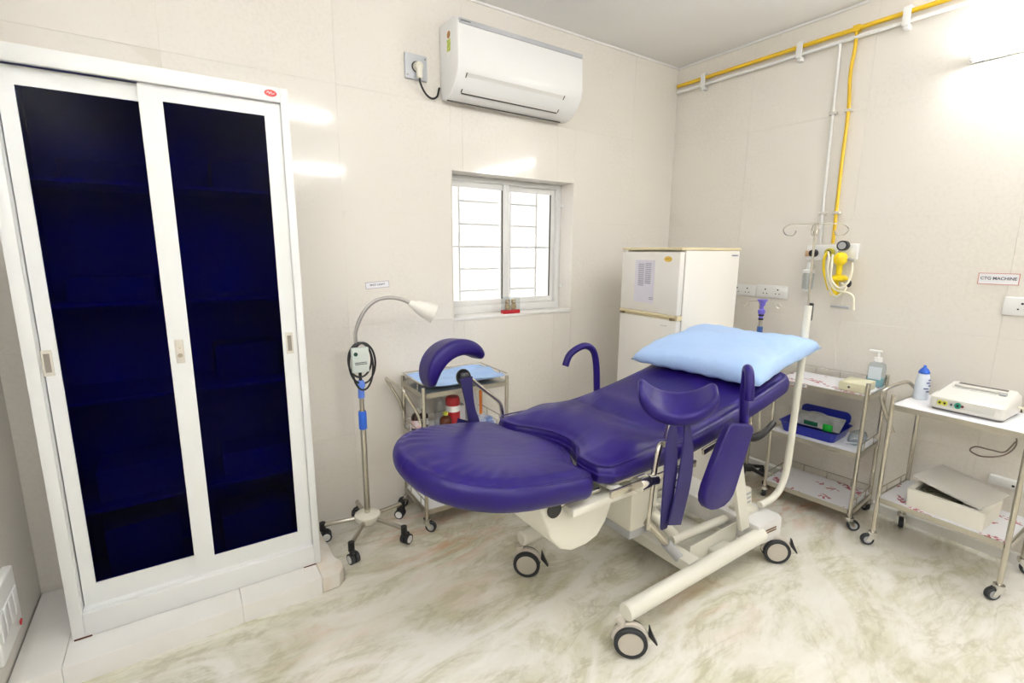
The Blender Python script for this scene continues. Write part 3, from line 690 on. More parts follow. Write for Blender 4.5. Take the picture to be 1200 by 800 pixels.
bm = new(); marks(bm, basis((D2-.045, -W2-.0004, FH-.040), (1, 0, 0), (0, 0, 1)), .055, .014, 1, 9, .001); obj('side_mark', bm, mat('grey_blue_print', (.25, .27, .38), .5), fr, 'small grey lettering on the side')['kind'] = 'stuff'
bm = new(); marks(bm, basis((-D2-.0004, -.15, 1.075), (0, -1, 0), (0, 0, 1)), .05, .008, 1, 12, .0006); obj('door_mark', bm, mat('grey_print', (.5, .5, .5), .5), fr)
for y in (-W2+.04, W2-.04):
    for x in (-D2+.08, D2-.05):
        bm = new(); cyl(bm, (x, y, 0), (x, y, .031), .018, n=12); obj('foot', bm, BLACK, fr)
pp = thing('notice_sheet', 'printed paper sheet taped to the freezer door', 'paper', (2.617, 1.985, 0), math.radians(-6))
bm = new(); box(bm, -D2-.0012, -D2-.0004, -.055, .115, 1.195, 1.455); obj('sheet', bm, mat('lilac_paper', (.70, .67, .74), .7), pp)
bm = new()
for yy, h0, hh in ((.06, 1.365, .14), (.0, 1.375, .13)):
    marks(bm, basis((-D2-.0013, yy, h0), (0, -1, 0), (0, 0, 1)), .05, hh, 11, int(hh*100), .0003)
marks(bm, basis((-D2-.0013, -.035, 1.225), (0, -1, 0), (0, 0, 1)), .04, .02, 2, 3, .0003)
obj('print', bm, mat('pale_print', (.42, .40, .47), .7), pp)['kind'] = 'stuff'

# ------------------------------------------------------------------ swivel castors shared by the trolleys
def castor(par, x, y, ztop, rz, r=.030, wm=RUBBER):
    """fork top at ztop, wheel on the floor"""
    M = Matrix.Translation((x, y, 0)) @ Matrix.Rotation(rz, 4, 'Z'); off = .022
    bm = new(); cyl(bm, M @ Vector((0, 0, ztop-.004)), M @ Vector((0, 0, ztop-.022)), .021, n=14)
    for s in (-1, 1):
        prism_pts = [(-.018, ztop-.020), (.020, ztop-.020), (off+.010, r-.006), (off-.010, r-.006)]
        b2 = new(); prism(b2, prism_pts, 'y', s*.0135, s*.0165); tr(b2.verts, M)
        me = bpy.data.meshes.new('t'); b2.to_mesh(me); b2.free(); bm.from_mesh(me); bpy.data.meshes.remove(me)
    f = obj('castor', bm, CHROME, par)
    bm = new(); q = [(.004, -.011), (r-.004, -.0115), (r, -.008), (r, .008), (r-.004, .0115), (.004, .011)]
    lathe(bm, [(a, b) for a, b in q], 20); tr(bm.verts, M @ Matrix.Translation((off, 0, r)) @ Matrix.Rotation(PI/2, 4, 'X')); wh = obj('wheel', bm, wm, f)
    bm = new(); lathe(bm, [(.001, -.0128), (r*.62, -.0128), (r*.62, .0128), (.001, .0128)], 16); tr(bm.verts, M @ Matrix.Translation((off, 0, r)) @ Matrix.Rotation(PI/2, 4, 'X')); obj('hub', bm, GREYP, f)

def trolley(label, loc, rz, W, D, shelves, ztop, handle, films, rails, castor_rz, group='steel trolleys'):
    """local x along the width, front at -D/2; shelves: heights of the shelf tops"""
    t = thing('steel_trolley', label, 'trolley', loc, rz, group); r = .0105
    zleg = .075
    for i, (sx, sy) in enumerate(((-1, -1), (1, -1), (-1, 1), (1, 1))):
        x, y = sx*(W/2-r), sy*(D/2-r)
        bm = new(); cyl(bm, (x, y, zleg), (x, y, ztop), r, n=14); obj('leg', bm, STEEL, t)
        castor(t, x, y, zleg+.004, castor_rz[i])
    g = 2*r+.0005
    for k, z in enumerate(shelves):
        bm = new(); box(bm, -W/2+.002, W/2-.002, -D/2+g, D/2-g, z-.003, z); box(bm, -W/2+g, W/2-g, -D/2+.002, -D/2+g, z-.003, z); box(bm, -W/2+g, W/2-g, D/2-g, D/2-.002, z-.003, z)
        box(bm, -W/2+g, W/2-g, -D/2+.001, -D/2+.005, z-.026, z); box(bm, -W/2+g, W/2-g, D/2-.005, D/2-.001, z-.026, z)
        box(bm, -W/2+.001, -W/2+.005, -D/2+g, D/2-g, z-.026, z); box(bm, W/2-.005, W/2-.001, -D/2+g, D/2-g, z-.026, z)
        s = obj('shelf', bm, SHEET, t)
        if films[k]:
            bx('protective_film', FILM if films[k] == 'print' else PAPER, s, -W/2+.012, W/2-.012, -D/2+.004, D/2-.006, z+.0004, z+.0012)
        hr = .045
        bm = new(); n_ = 0
        for side in rails[k]:
            n_ += 1
            if side == 'b':
                cyl(bm, (-W/2+r, D/2-r, z+hr), (W/2-r, D/2-r, z+hr), .0032, n=8)
                for q in (-.5, 0, .5): cyl(bm, (q*W*.55, D/2-r, z), (q*W*.55, D/2-r, z+hr), .003, n=8)
            else:
                x = (-1 if side == 'l' else 1)*(W/2-r)
                cyl(bm, (x, -D/2+r, z+hr), (x, D/2-r, z+hr), .0032, n=8)
                for q in (-.45, .45): cyl(bm, (x, q*D*.5, z), (x, q*D*.5, z+hr), .003, n=8)
        if n_: obj('guard_rail', bm, STEEL, s)
        else: bm.free()
    if handle:
        s = -1 if handle == 'l' else 1; x = s*(W/2-r); y0, y1 = -D/2+.004, D/2-.004
        zt = shelves[-1]
        for y in (y0+.02, y1-.02):
            bm = new(); tube(bm, [(x+s*.012, y, zt-.17), (x+s*.030, y, zt-.11), (x+s*.075, y, zt-.02), (x+s*.098, y, zt+.020), (x+s*.100, y*.92, zt+.032)], .0085, n=10); obj('handle_arm', bm, STEEL, t)
        bm = new(); cyl(bm, (x+s*.100, y0*.92+.01, zt+.030), (x+s*.100, y1*.92-.01, zt+.030), .0085, n=10); obj('handle', bm, STEEL, t)
    return t
# three-tier trolley by the pipe wall: front faces -x
RZ = -PI/2
T2Z = (.118, .445, .765)
t2 = trolley('three-tier steel trolley holding the blue tray by the pipe wall', (3.075, 1.235, 0), RZ+math.radians(4), .48, .335, T2Z, .832, None, ['print', 'plain', 'print'], [['b', 'l', 'r'], ['r'], ['b']], (2.2, .6, 1.0, 2.6))
T3Z = (.272, .768)
t3 = trolley('two-tier steel trolley carrying the printing monitor', (3.045, .615, 0), RZ+math.radians(-2), .505, .375, T3Z, .815, None, ['print', 'plain'], [['l'], []], (-2.4, -2.2, -1.2, .4))
# push handle of the two-tier trolley, on its left end
bm = new(); W, D = .505, .375
hp = [(-W/2+.005, -.10, .60), (-W/2-.035, -.115, .70), (-W/2-.058, -.125, .785), (-W/2-.048, -.10, .822), (-W/2-.030, .06, .838), (-W/2-.012, .10, .822), (-W/2+.022, .13, .775)]
tube(bm, hp, .0095, n=10, k=8); obj('handle', bm, STEEL, t3)
t1 = trolley('steel trolley with a blue cloth on top by the window wall', (1.250, 2.412, 0), math.radians(-2), .525, .33, (.125, .505, .775), .805, 'l', ['plain', 'plain', None], [['l', 'b'], ['l', 'b', 'r'], ['b', 'l', 'r']], (-.7, -.4, 2.6, .5))

# sign strip on the three-tier trolley
lb = thing('shelf_label', 'white label strip with red edge on the three-tier trolley', 'label', (3.075, 1.235, 0), RZ+math.radians(4))
bm = new(); box(bm, -.190, -.052, -.1685, -.1675, .745, .769); obj('card', bm, mat('label_red', (.62, .22, .20), .6), lb)
bm = new(); box(bm, -.188, -.054, -.1690, -.1685, .7475, .7665); obj('face', bm, PAPER, lb)
text('lettering', 'PATIENT MONITOR', .0125, INK, lb, basis((-.121, -.1694, .757), (1, 0, 0), (0, 0, 1)))

# things on the three-tier trolley
def on(tr_, x, y, z):
    a = tr_.rotation_euler.z; c, s = math.cos(a), math.sin(a)
    return (tr_.location.x + x*c - y*s, tr_.location.y + x*s + y*c, z)
bt = thing('plastic_tray', 'royal blue plastic basket tray on the middle trolley shelf', 'tray', on(t2, -.045, -.008, T2Z[1]+.0015), t2.rotation_euler.z)
bm = new(); A, B, hh = .155, .128, .062
def tray_ring(a, b, z, r=.03): return [bm.verts.new((x, y, z)) for x, y in rrect(-a, a, -b, b, r)]
rs = [tray_ring(A-.018, B-.018, 0), tray_ring(A, B, hh), tray_ring(A+.006, B+.006, hh), tray_ring(A-.003, B-.003, hh-.004), tray_ring(A-.020, B-.020, .004)]
skin(bm, rs, cap=False); bm.faces.new(rs[0][::-1]); bm.faces.new(rs[-1]); obj('tray', bm, BLUEBOX, bt)
bm = new(); prism(bm, rrect(-.120, .145, .06, .135, .03), 'y', .108, .118); obj('upright_back', bm, BLUEBOX, bt)
pk = thing('sterile_packet', 'clear sterile packet with green labels lying in the blue tray', 'packet', on(t2, -.045, -.008, T2Z[1]+.006), t2.rotation_euler.z)
bm = new(); prism(bm, [(-.125, 0), (.115, 0), (.125, .115), (-.13, .135)], 'y', -.004, .004, bev=.001); tr(bm.verts, Matrix.Translation((0, .045, .012)) @ Matrix.Rotation(-.75, 4, 'X')); obj('pouch', bm, mat('pouch_film', (.42, .43, .42), .25, noise=(25, (.62, .63, .62), .8)), pk)
bm = new(); tube(bm, [(-.09, .020, .075), (-.04, .045, .105), (.03, .045, .105), (.085, .02, .08)], .004, n=6); obj('coiled_tube', bm, mat('tube_grey', (.50, .52, .52), .3), pk)
bm = new(); box(bm, .050, .100, -.026, -.022, .030, .072, bev=.001); obj('label', bm, mat('bright_green', (.02, .55, .05), .4), pk)
bm = new(); box(bm, -.055, .02, -.020, -.017, .040, .066, bev=.001); obj('label', bm, mat('deep_green', (.01, .16, .06), .4), pk)
pb = thing('plastic_bag', 'crumpled clear plastic bag on the middle trolley shelf beside the tray', 'bag', on(t2, .178, -.02, T2Z[1]+.0015), t2.rotation_euler.z)
bm = new(); ball(bm, (0, 0, .040), .07, sx=.55, sy=1.3, sz=.57, n=24)
rb = random.Random(4)
for v in bm.verts: v.co += Vector((rb.uniform(-1, 1), rb.uniform(-1, 1), rb.uniform(-.6, .6)))*.006
for v in bm.verts: v.co.z = max(v.co.z, .0005)
obj('bag', bm, CLEARPL, pb, angle=15)
bm = new(); tube(bm, [(-.04, -.05, .012), (.02, -.03, .02), (.03, .04, .02), (-.03, .05, .018), (-.03, -.01, .02)], .004, n=6); obj('tubing', bm, mat('tube_white', (.7, .7, .7), .4), pb)
cbx_ = thing('adaptor_box', 'small cream equipment box on the top trolley shelf', 'box', on(t2, .150, -.05, T2Z[2]+.0015), t2.rotation_euler.z)
bx('case', mat('cream_case', (.66, .64, .45), .4), cbx_, -.062, .062, -.085, .085, 0, .048, bev=.005)
bm = new(); cyl(bm, (-.012, -.0852, .024), (-.012, -.0870, .024), .006, n=12); obj('jack', bm, BLACK, cbx_)
sb = thing('sanitizer_bottle', 'clear pump bottle of blue hand sanitizer', 'bottle', on(t2, .190, .105, T2Z[2]+.0015), t2.rotation_euler.z)
bm = new(); rr_ = lambda s, z: [bm.verts.new((x, y, z)) for x, y in rrect(-.040*s, .040*s, -.026*s, .026*s, .015*s)]
skin(bm, [rr_(.9, 0), rr_(1, .006), rr_(1, .118), rr_(.85, .132), rr_(.35, .142)]); obj('bottle_body', bm, CLEARPL, sb)
bm = new(); rr_ = lambda s, z: [bm.verts.new((x, y, z)) for x, y in rrect(-.038*s, .038*s, -.024*s, .024*s, .014*s)]
skin(bm, [rr_(.9, .003), rr_(1, .008), rr_(1, .052)]); obj('gel', bm, mat('aqua_gel', (.30, .62, .68), .15), sb)
bm = new(); box(bm, -.030, .030, -.0272, -.0265, .045, .115); obj('label', bm, mat('label_pale_blue', (.72, .80, .86), .5), sb)
bm = new(); lathe(bm, [(.001, .1425), (.019, .1425), (.019, .165), (.008, .168), (.006, .192), (.001, .193)], 18); obj('pump_collar', bm, PLASTIC, sb)
bm = new(); box(bm, -.046, .014, -.008, .008, .1935, .205, bev=.003); obj('pump_head', bm, PLASTIC, sb)

# things on the two-tier trolley
def t3p(x, y, z): return on(t3, x, y, z)
gb = thing('gel_bottle', 'white squeeze bottle with blue nozzle cap beside the monitor', 'bottle', t3p(-.205, .045, T3Z[1]+.0015), t3.rotation_euler.z)
bm = new(); lathe(bm, [(.001, 0), (.029, 0), (.032, .006), (.030, .04), (.031, .06), (.029, .10), (.024, .128), (.019, .134), (.001, .135)], 22); obj('bottle_body', bm, mat('bottle_milk', (.74, .80, .88), .3), gb)
bm = new(); lathe(bm, [(.001, .1352), (.024, .1352), (.024, .142), (.017, .156), (.007, .166), (.006, .176), (.001, .177)], 20); obj('nozzle_cap', bm, BLUEP, gb)
bm = new()
for a0, zz, wd in ((2.5, .09, .5), (2.75, .105, .3), (2.2, .06, .7), (2.6, .045, .5), (2.9, .075, .4)):
    for i in range(4):
        a = a0+math.pi+wd*i/4; cyl(bm, (.0300*math.cos(a), .0300*math.sin(a), zz), (.0322*math.cos(a), .0322*math.sin(a), zz+.002), .0035, n=6)
obj('print', bm, mat('navy_print', (.10, .10, .30), .5), gb)['kind'] = 'stuff'

cm = thing('fetal_monitor', 'white bench-top CTG monitor with a paper slot lid', 'monitor', t3p(.008, .028, T3Z[1]+.0015), t3.rotation_euler.z)
cm.scale = (.84, 1.04, 1)
bm = new()
def mr(w0, w1, d0, d1, z, r): return [bm.verts.new((x, y, z)) for x, y in rrect(w0, w1, d0, d1, r)]
def mrs(w0, w1, d0, d1, z0_, z1_, r):
    o_ = []
    for x, y in rrect(w0, w1, d0, d1, r):
        t_ = (y-d0)/(d1-d0); o_.append(bm.verts.new((x, y, z0_+(z1_-z0_)*t_)))
    return o_
skin(bm, [mr(-.155, .155, -.125, .125, .010, .028), mr(-.160, .160, -.130, .130, .020, .03), mr(-.160, .160, -.130, .130, .062, .03), mrs(-.157, .157, -.126, .128, .066, .086, .03), mrs(-.140, .140, -.105, .118, .078, .104, .022)])
sh = obj('case', bm, mat('monitor_white', (.76, .74, .69), .3), cm)
bm = new(); skin(bm, [mr(-.150, .150, -.120, .120, 0, .024), mr(-.150, .150, -.120, .120, .0098, .024)]); obj('base_shadow_slab', bm, mat('monitor_shadow', (.16, .15, .15), .6), cm)  # dark slab: the shadow under the case is put into its colour
bm = new(); box(bm, -.125, .120, -.1318, -.1303, .024, .056, bev=.001); fp = obj('front_panel', bm, mat('panel_grey', (.62, .61, .56), .4), cm)
for k, (xx, mm, rr) in enumerate(((-.106, 'y', .012), (-.084, 'y', .012), (-.055, 'g', .010), (-.028, 'gr', .0145), (-.008, 'k', .006))):
    mcol = {'y': mat('port_yellow', (.62, .60, .06), .4), 'g': GREYP, 'gr': mat('port_green', (.01, .28, .18), .4), 'k': mat('port_maroon', (.25, .05, .06), .4)}[mm]
    bm = new(); cyl(bm, (xx, -.1319, .040), (xx, -.137, .040), rr, n=16); pt = obj('port', bm, mcol, cm)
    bm = new(); cyl(bm, (xx, -.1371, .040), (xx, -.1378, .040), rr*.45, n=12); obj('port_hole', bm, BLACK, pt)
sl = math.atan2(.026, .223)
Mt = Matrix.Translation((0, 0, .0915)) @ Matrix.Rotation(sl, 4, 'X')
bm = new(); box(bm, -.105, .105, .050, .092, .0015, .006, bev=.002, M=Mt); obj('paper_slot', bm, mat('slot_dark', (.13, .11, .09), .5), cm)
bm = new(); box(bm, -.110, .112, .030, .049, .0010, .012, bev=.003, M=Mt); obj('slot_lip', bm, mat('monitor_white', (.76, .74, .69), .3), cm)
bm = new(); box(bm, -.108, .08, .004, .007, .0008, .0020, M=Mt); box(bm, -.138, -.135, -.09, .08, .0008, .002, M=Mt); obj('lid_seam', bm, GREYP, cm)
bm = new(); box(bm, .088, .118, .008, .030, .001, .007, bev=.002, M=Mt); obj('latch', bm, GREYP, cm)
bm = new(); tube(bm, [(.1605, .05, .045), (.20, .06, .040), (.245, .04, .028), (.27, .0, .02)], .005, n=8); obj('side_cable', bm, HOSE, cm)
cab = [(.14, .165, .02), (.15, .178, -.02), (.145, .176, -.10), (.155, .165, -.17), (.120, .13, -.22), (.05, .08, -.235), (.0, .06, -.215), (.02, .065, -.19), (.08, .09, -.195), (.125, .13, -.20), (.15, .17, -.15)]
bm = new(); tube(bm, [(.10, .1305, .04)] + cab[:1] + cab[1:], .0038, n=8, k=8); obj('power_cable', bm, mat('cable_brown', (.16, .12, .09), .5), cm)

fb = thing('foam_box', 'white foam box on the lower trolley shelf', 'box', t3p(.010, -.035, T3Z[0]+.0015), t3.rotation_euler.z)
bm = new(); fw_, fd_, fh_ = .142, .125, .088
def fr_(a, b, z): return [bm.verts.new((x, y, z)) for x, y in rrect(-a, a, -b, b, .008, 3)]
skin(bm, [fr_(fw_, fd_, 0), fr_(fw_+.004, fd_+.004, fh_), fr_(fw_-.018, fd_-.018, fh_), fr_(fw_-.020, fd_-.020, .02)]); obj('tub', bm, FOAM, fb)
bm = new(); box(bm, -.138, .138, -.135, .135, 0, .014, bev=.003)
tr(bm.verts, Matrix.Translation((.0, .055, fh_+.020)) @ Matrix.Rotation(math.radians(9), 4, 'Y') @ Matrix.Rotation(math.radians(2.5), 4, 'X') @ Matrix.Rotation(math.radians(-7), 4, 'Z'))
obj('lid', bm, mat('foam_grey', (.60, .58, .53), .8, bump=(90, .1)), fb, 'grey-white foam lid lying askew')
cn = thing('coiled_cable', 'coiled cable inside the foam box', 'cable', t3p(-.030, -.04, T3Z[0]+.0225), t3.rotation_euler.z)
bm = new(); pts = [(.070*math.cos(a)+.004*math.sin(3*a), .055*math.sin(a), .010+.0022*a) for a in [i*.55 for i in range(42)]]
pts = [(x, y, min(z, .052)) for x, y, z in pts]
tube(bm, pts, .006, n=6, k=2); obj('coil', bm, mat('cable_olive', (.16, .15, .10), .5), cn)

# ------------------------------------------------------------------ things on the window-side trolley
def t1p(x, y, z): return on(t1, x, y, z)
dr = thing('blue_cloth', 'light blue cloth spread over the top of the window-side trolley', 'cloth', (t1.location.x, t1.location.y, .7765), t1.rotation_euler.z)
NX, NY = 44, 30; rb = random.Random(11)
ph = [rb.uniform(0, 6) for _ in range(8)]
def cz(x, y):
    e = max(abs(x)/.235, abs(y)/.15)
    return .006 + .012*(math.sin(19*x+ph[0]+9*y+2*math.sin(20*y))*.5+.5) + .009*(math.sin(37*y+ph[1]-15*x)*.5+.5) + .020*max(0, e-.75)/.25
bm = new(); V = [[bm.verts.new(((i/NX-.5)*.484, (j/NY-.5)*.295, cz((i/NX-.5)*.484, (j/NY-.5)*.295))) for j in range(NY+1)] for i in range(NX+1)]
Vb = [[bm.verts.new((v.co.x, v.co.y, max(.0005, v.co.z-.006))) for v in row] for row in V]
for i in range(NX):
    for j in range(NY):
        bm.faces.new((V[i][j], V[i+1][j], V[i+1][j+1], V[i][j+1])); bm.faces.new((Vb[i][j], Vb[i][j+1], Vb[i+1][j+1], Vb[i+1][j]))
for i in range(NX):
    bm.faces.new((V[i][0], Vb[i][0], Vb[i+1][0], V[i+1][0])); bm.faces.new((V[i][NY], V[i+1][NY], Vb[i+1][NY], Vb[i][NY]))
for j in range(NY):
    bm.faces.new((V[0][j], V[0][j+1], Vb[0][j+1], Vb[0][j])); bm.faces.new((V[NX][j], Vb[NX][j], Vb[NX][j+1], V[NX][j+1]))
obj('cloth', bm, BLUEFAB, dr)
ZM = .5067
def bottle(name, label, x, y, r, h, body, capm, cap_r, neck=.7, band=None, z=ZM, cat='bottle'):
    t = thing(name, label, cat, t1p(x, y, z))
    bm = new(); lathe(bm, [(.001, 0), (r*.94, 0), (r, .004), (r, h*.62), (r*.8, h*.72), (cap_r*.9, h*.79), (cap_r*.9, h*.84), (.001, h*.845)], 20); obj('bottle_body', bm, body, t)
    bm = new(); lathe(bm, [(.001, h*.846), (cap_r, h*.846), (cap_r, h*.99), (.001, h)], 16); obj('cap', bm, capm, t)
    if band:
        bm = new(); lathe(bm, [(r+.0004, h*.14), (r+.0009, h*.14), (r+.0009, h*.5), (r+.0004, h*.5)], 20, closed=True); obj('label', bm, band, t)
    return t
AMBER = mat('dark_amber_glass', (.030, .010, .006), .15); BROWN = mat('brown_liquid', (.10, .022, .006), .15)
LBLP = mat('label_pink_print', (.78, .74, .74), .6, noise=(60, (.60, .20, .20), .7)); WCAP = PLASTIC
bottle('medicine_bottle', 'dark bottle with white cap and printed label on the window-side trolley', -.218, .050, .028, .125, AMBER, WCAP, .014, band=LBLP)
bottle('medicine_bottle', 'second dark bottle partly hidden behind the first one', -.160, .085, .026, .105, AMBER, BLACK, .013, band=mat('label_plain', (.74, .74, .72), .6))
bottle('saline_bottle', 'tall clear bottle between the dark and the red bottles', -.080, .04, .032, .215, CLEARPL, CLEARPL, .015)
bottle('spirit_bottle', 'short brown bottle with yellow-green cap', -.090, -.065, .034, .118, BROWN, mat('lime_cap', (.50, .52, .05), .4), .014)
t = thing('red_bottle', 'red plastic bottle with white band', 'bottle', t1p(-.015, .0, ZM))
bm = new(); lathe(bm, [(.001, 0), (.038, 0), (.041, .005), (.041, .165), (.034, .178), (.001, .180)], 22); obj('bottle_body', bm, mat('red_bottle_plastic', (.45, .015, .02), .35), t)
bm = new(); lathe(bm, [(.0412, .095), (.0418, .095), (.0418, .130), (.0412, .130)], 22, closed=True); obj('label', bm, mat('label_white', (.82, .82, .78), .5), t)
t = thing('spray_bottle', 'clear bottle with orange stripe at the right end of the trolley', 'bottle', t1p(.140, .060, ZM))
bm = new(); lathe(bm, [(.001, 0), (.036, 0), (.038, .006), (.038, .12), (.024, .16), (.016, .20), (.016, .235), (.001, .236)], 20); obj('bottle_body', bm, mat('milky_plastic', (.66, .66, .63), .35), t)
bm = new(); lathe(bm, [(.001, .2365), (.019, .2365), (.019, .262), (.001, .263)], 16); obj('cap', bm, BLACK, t)
t = thing('orange_syringe', 'orange-tipped syringe pack leaning on the trolley rail', 'syringe', t1p(.200, .060, ZM))
bm = new(); cyl(bm, (0, 0, .0), (0, .004, .205), .009, n=12); obj('barrel', bm, mat('syringe_orange', (.80, .22, .02), .4), t)
BWP = mat('blue_white_pack', (.75, .77, .80), .4, noise=(16, (.02, .13, .50), 1))
for k, (x, y, r_, lab) in enumerate(((.130, -.065, .35, 'uppermost blue and white packet behind the leg support'), (.140, -.060, -.1, 'lower blue and white packet behind the leg support'))):
    t = bx('medical_packet', BWP, None, -.062, .062, -.042, .042, 0, .022, bev=.004); t.location = t1p(x, y, ZM+.0005+(1-k)*.0225); t.rotation_euler = (0, 0, r_); tag(t, lab, 'packet', 'blue and white packets')
t = bx('medical_packet', mat('pale_pack', (.74, .74, .72), .5), None, -.035, .035, -.03, .03, 0, .10, bev=.008); t.location = t1p(.055, .075, ZM+.0005); tag(t, 'pale upright packet beside the red bottle', 'packet')
t = bx('paper_sheet', PAPER, None, -.055, .055, -.05, .05, 0, .0012); t.location = t1p(-.190, -.105, ZM+.0005); t.rotation_euler = (0, 0, .2); tag(t, 'white paper slip under the dark bottle', 'paper')
t = bx('paper_sheet', PAPER, None, -.065, .065, -.085, .085, 0, .03, bev=.003); t.location = t1p(-.12, -.03, .1265); t.rotation_euler = (0, 0, .1); tag(t, 'white paper bundle on the bottom shelf of the window-side trolley', 'paper')

# ------------------------------------------------------------------ examination lamp on five-star base
lp = thing('examination_lamp', 'gooseneck examination lamp on a five-castor stand beside the cabinet', 'lamp', (.715, 2.405, 0))
bm = new(); lathe(bm, [(.001, .070), (.030, .070), (.034, .082), (.034, .096), (.062, .098), (.066, .106), (.066, .124), (.058, .131), (.018, .134), (.001, .135)], 28); obj('base_hub', bm, CREAM, lp)
for k in range(5):
    a = math.radians(-128+72*k); L = .235; d = Vector((math.cos(a), math.sin(a), 0))
    bm = new(); cyl(bm, d*.030+Vector((0, 0, .108)), d*L+Vector((0, 0, .090)), .0115, n=12); lg = obj('leg', bm, STEEL, lp)
    bm = new(); cyl(bm, d*(L-.008)+Vector((0, 0, .104)), d*(L-.008)+Vector((0, 0, .060)), .016, n=12); cs = obj('castor_stem', bm, BLACK, lg)
    ca = a+.9+k*.6; dd = Vector((math.cos(ca), math.sin(ca), 0)); pw = d*L*.97+dd*.016; ax = Vector((-dd.y, dd.x, 0))
    for s in (-1, 1):
        c = pw+Vector((0, 0, .0275))+ax*(s*.013)
        bm = new(); cyl(bm, c-ax*.009, c+ax*.009, .027, n=18); obj('castor_wheel', bm, RUBBER, lg)
        bm = new(); cyl(bm, c+ax*(s*.0092), c+ax*(s*.0105), .0195, n=18); cyl(bm, c+ax*(s*.0106), c+ax*(s*.0112), .010, n=12); obj('wheel_cap', bm, PLASTIC, lg)
    bm = new(); ball(bm, pw+Vector((0, 0, .052)), .020, sz=.7, n=12); obj('castor_hood', bm, BLACK, lg)
bm = new(); cyl(bm, (0, 0, .135), (0, 0, .70), .0150, n=16); obj('lower_pole', bm, STEEL, lp)
bm = new(); lathe(bm, [(.001, .60), (.0195, .60), (.0205, .606), (.0205, .685), (.0185, .695), (.001, .695)], 18); obj('height_grip', bm, BLUEP, lp)
bm = new(); cyl(bm, (0, 0, .70), (0, 0, .79), .0115, n=14); obj('upper_pole', bm, STEEL, lp)
bm = new(); lathe(bm, [(.001, .765), (.016, .765), (.016, .815), (.021, .825), (.022, .842), (.014, .856), (.001, .858)], 18); obj('collar', bm, BLUEL, lp)
bm = new(); cyl(bm, (0, 0, .857), (-.004, 0, .985), .008, n=10); obj('neck_stem', bm, BLACK, lp)
bm = new(); box(bm, -.047, .036, -.040, -.012, .905, 1.030, bev=.005); pbx = obj('switch_box', bm, mat('pale_green_plastic', (.64, .70, .66), .4), lp)
bm = new(); cyl(bm, (-.030, -.0402, 1.000), (-.030, -.0425, 1.000), .010, n=14); obj('power_knob', bm, mat('dark_green', (.01, .06, .04), .4), pbx)
bm = new(); marks(bm, basis((-.005, -.0402, .952), (1, 0, 0), (0, 0, 1)), .06, .016, 2, 3, .0004); obj('panel_print', bm, INK, pbx)
for k, (rx, rz_, oz) in enumerate(((.058, .088, .962), (.066, .105, .945), (.052, .12, .928))):
    bm = new(); pts = [((.010 if k else 0)+rx*math.cos(a), -.006-.004*k, oz+rz_*math.sin(a)) for a in [2*PI*i/10 for i in range(10)]]
    tube(bm, pts, .0052, n=8, k=4, closed=True); obj('wound_cord', bm, BLACK, lp)
gn = [(-.004, 0, .985), (-.014, 0, 1.06), (-.008, 0, 1.12), (.030, -.005, 1.20), (.085, -.010, 1.252), (.150, -.020, 1.268), (.215, -.035, 1.258), (.262, -.050, 1.235)]
bm = new(); tube(bm, gn, .0095, n=12, k=8); obj('gooseneck', bm, mat('grey_gooseneck', (.46, .44, .42), .35, metal=.7), lp)
hd = Vector((.262, -.050, 1.235)); ax = Vector((.80, -.28, -.40)).normalized(); a_, b_ = frame(ax); bm = new()
skin(bm, [ring(bm, hd+ax*t_, a_, b_, r_, 22) for t_, r_ in ((-.010, .013), (.0, .018), (.018, .021), (.030, .030), (.085, .046), (.128, .052), (.128, .048), (.080, .040), (.05, .02))]); obj('lamp_head', bm, mat('lamp_white', (.84, .82, .76), .35), lp)
bm = new(); ball(bm, hd+ax*.085, .026, n=14); obj('bulb', bm, PAPER, lp)

# ------------------------------------------------------------------ drip stand behind the bed
iv = thing('drip_stand', 'drip stand with violet hook hub behind the pillow', 'stand', (3.045, 1.660, 0))
bm = new(); cyl(bm, (0, 0, .08), (0, 0, .94), .0125, n=12); obj('pole', bm, STEEL, iv)
bm = new(); cyl(bm, (0, 0, .90), (0, 0, 1.040), .018, .0165, n=16); obj('height_grip', bm, mat('slate_blue_plastic', (.05, .13, .40), .4), iv)
bm = new(); cyl(bm, (0, 0, 1.040), (0, 0, 1.085), .011, n=12); obj('inner_pole', bm, STEEL, iv)
bm = new(); cyl(bm, (0, 0, 1.083), (0, 0, 1.094), .0155, n=14); cyl(bm, (0, 0, 1.108), (0, 0, 1.119), .0170, n=14); obj('band', bm, BLACK, iv)
bm = new(); lathe(bm, [(.001, 1.0945), (.013, 1.0945), (.013, 1.1075), (.001, 1.1078)], 14); lathe(bm, [(.001, 1.1195), (.017, 1.1195), (.0215, 1.128), (.0215, 1.145), (.012, 1.153), (.010, 1.165), (.019, 1.182), (.022, 1.20), (.030, 1.207), (.030, 1.213), (.001, 1.214)], 18); obj('hook_hub', bm, VIOLET, iv)
for k in range(4):
    a = math.radians(20+90*k); d = Vector((math.cos(a), math.sin(a), 0)); z = Vector((0, 0, 1))
    pts = [d*.02+z*1.200, d*.06+z*1.198, d*.095+z*1.193, d*.110+z*1.178, d*.098+z*1.164, d*.082+z*1.172, d*.080+z*1.183]
    bm = new(); tube(bm, pts, .0025, n=6); obj('hook', bm, STEEL, iv)
bm = new(); lathe(bm, [(.001, .072), (.05, .074), (.055, .085), (.04, .10), (.001, .102)], 20); obj('base_hub', bm, BLACK, iv)
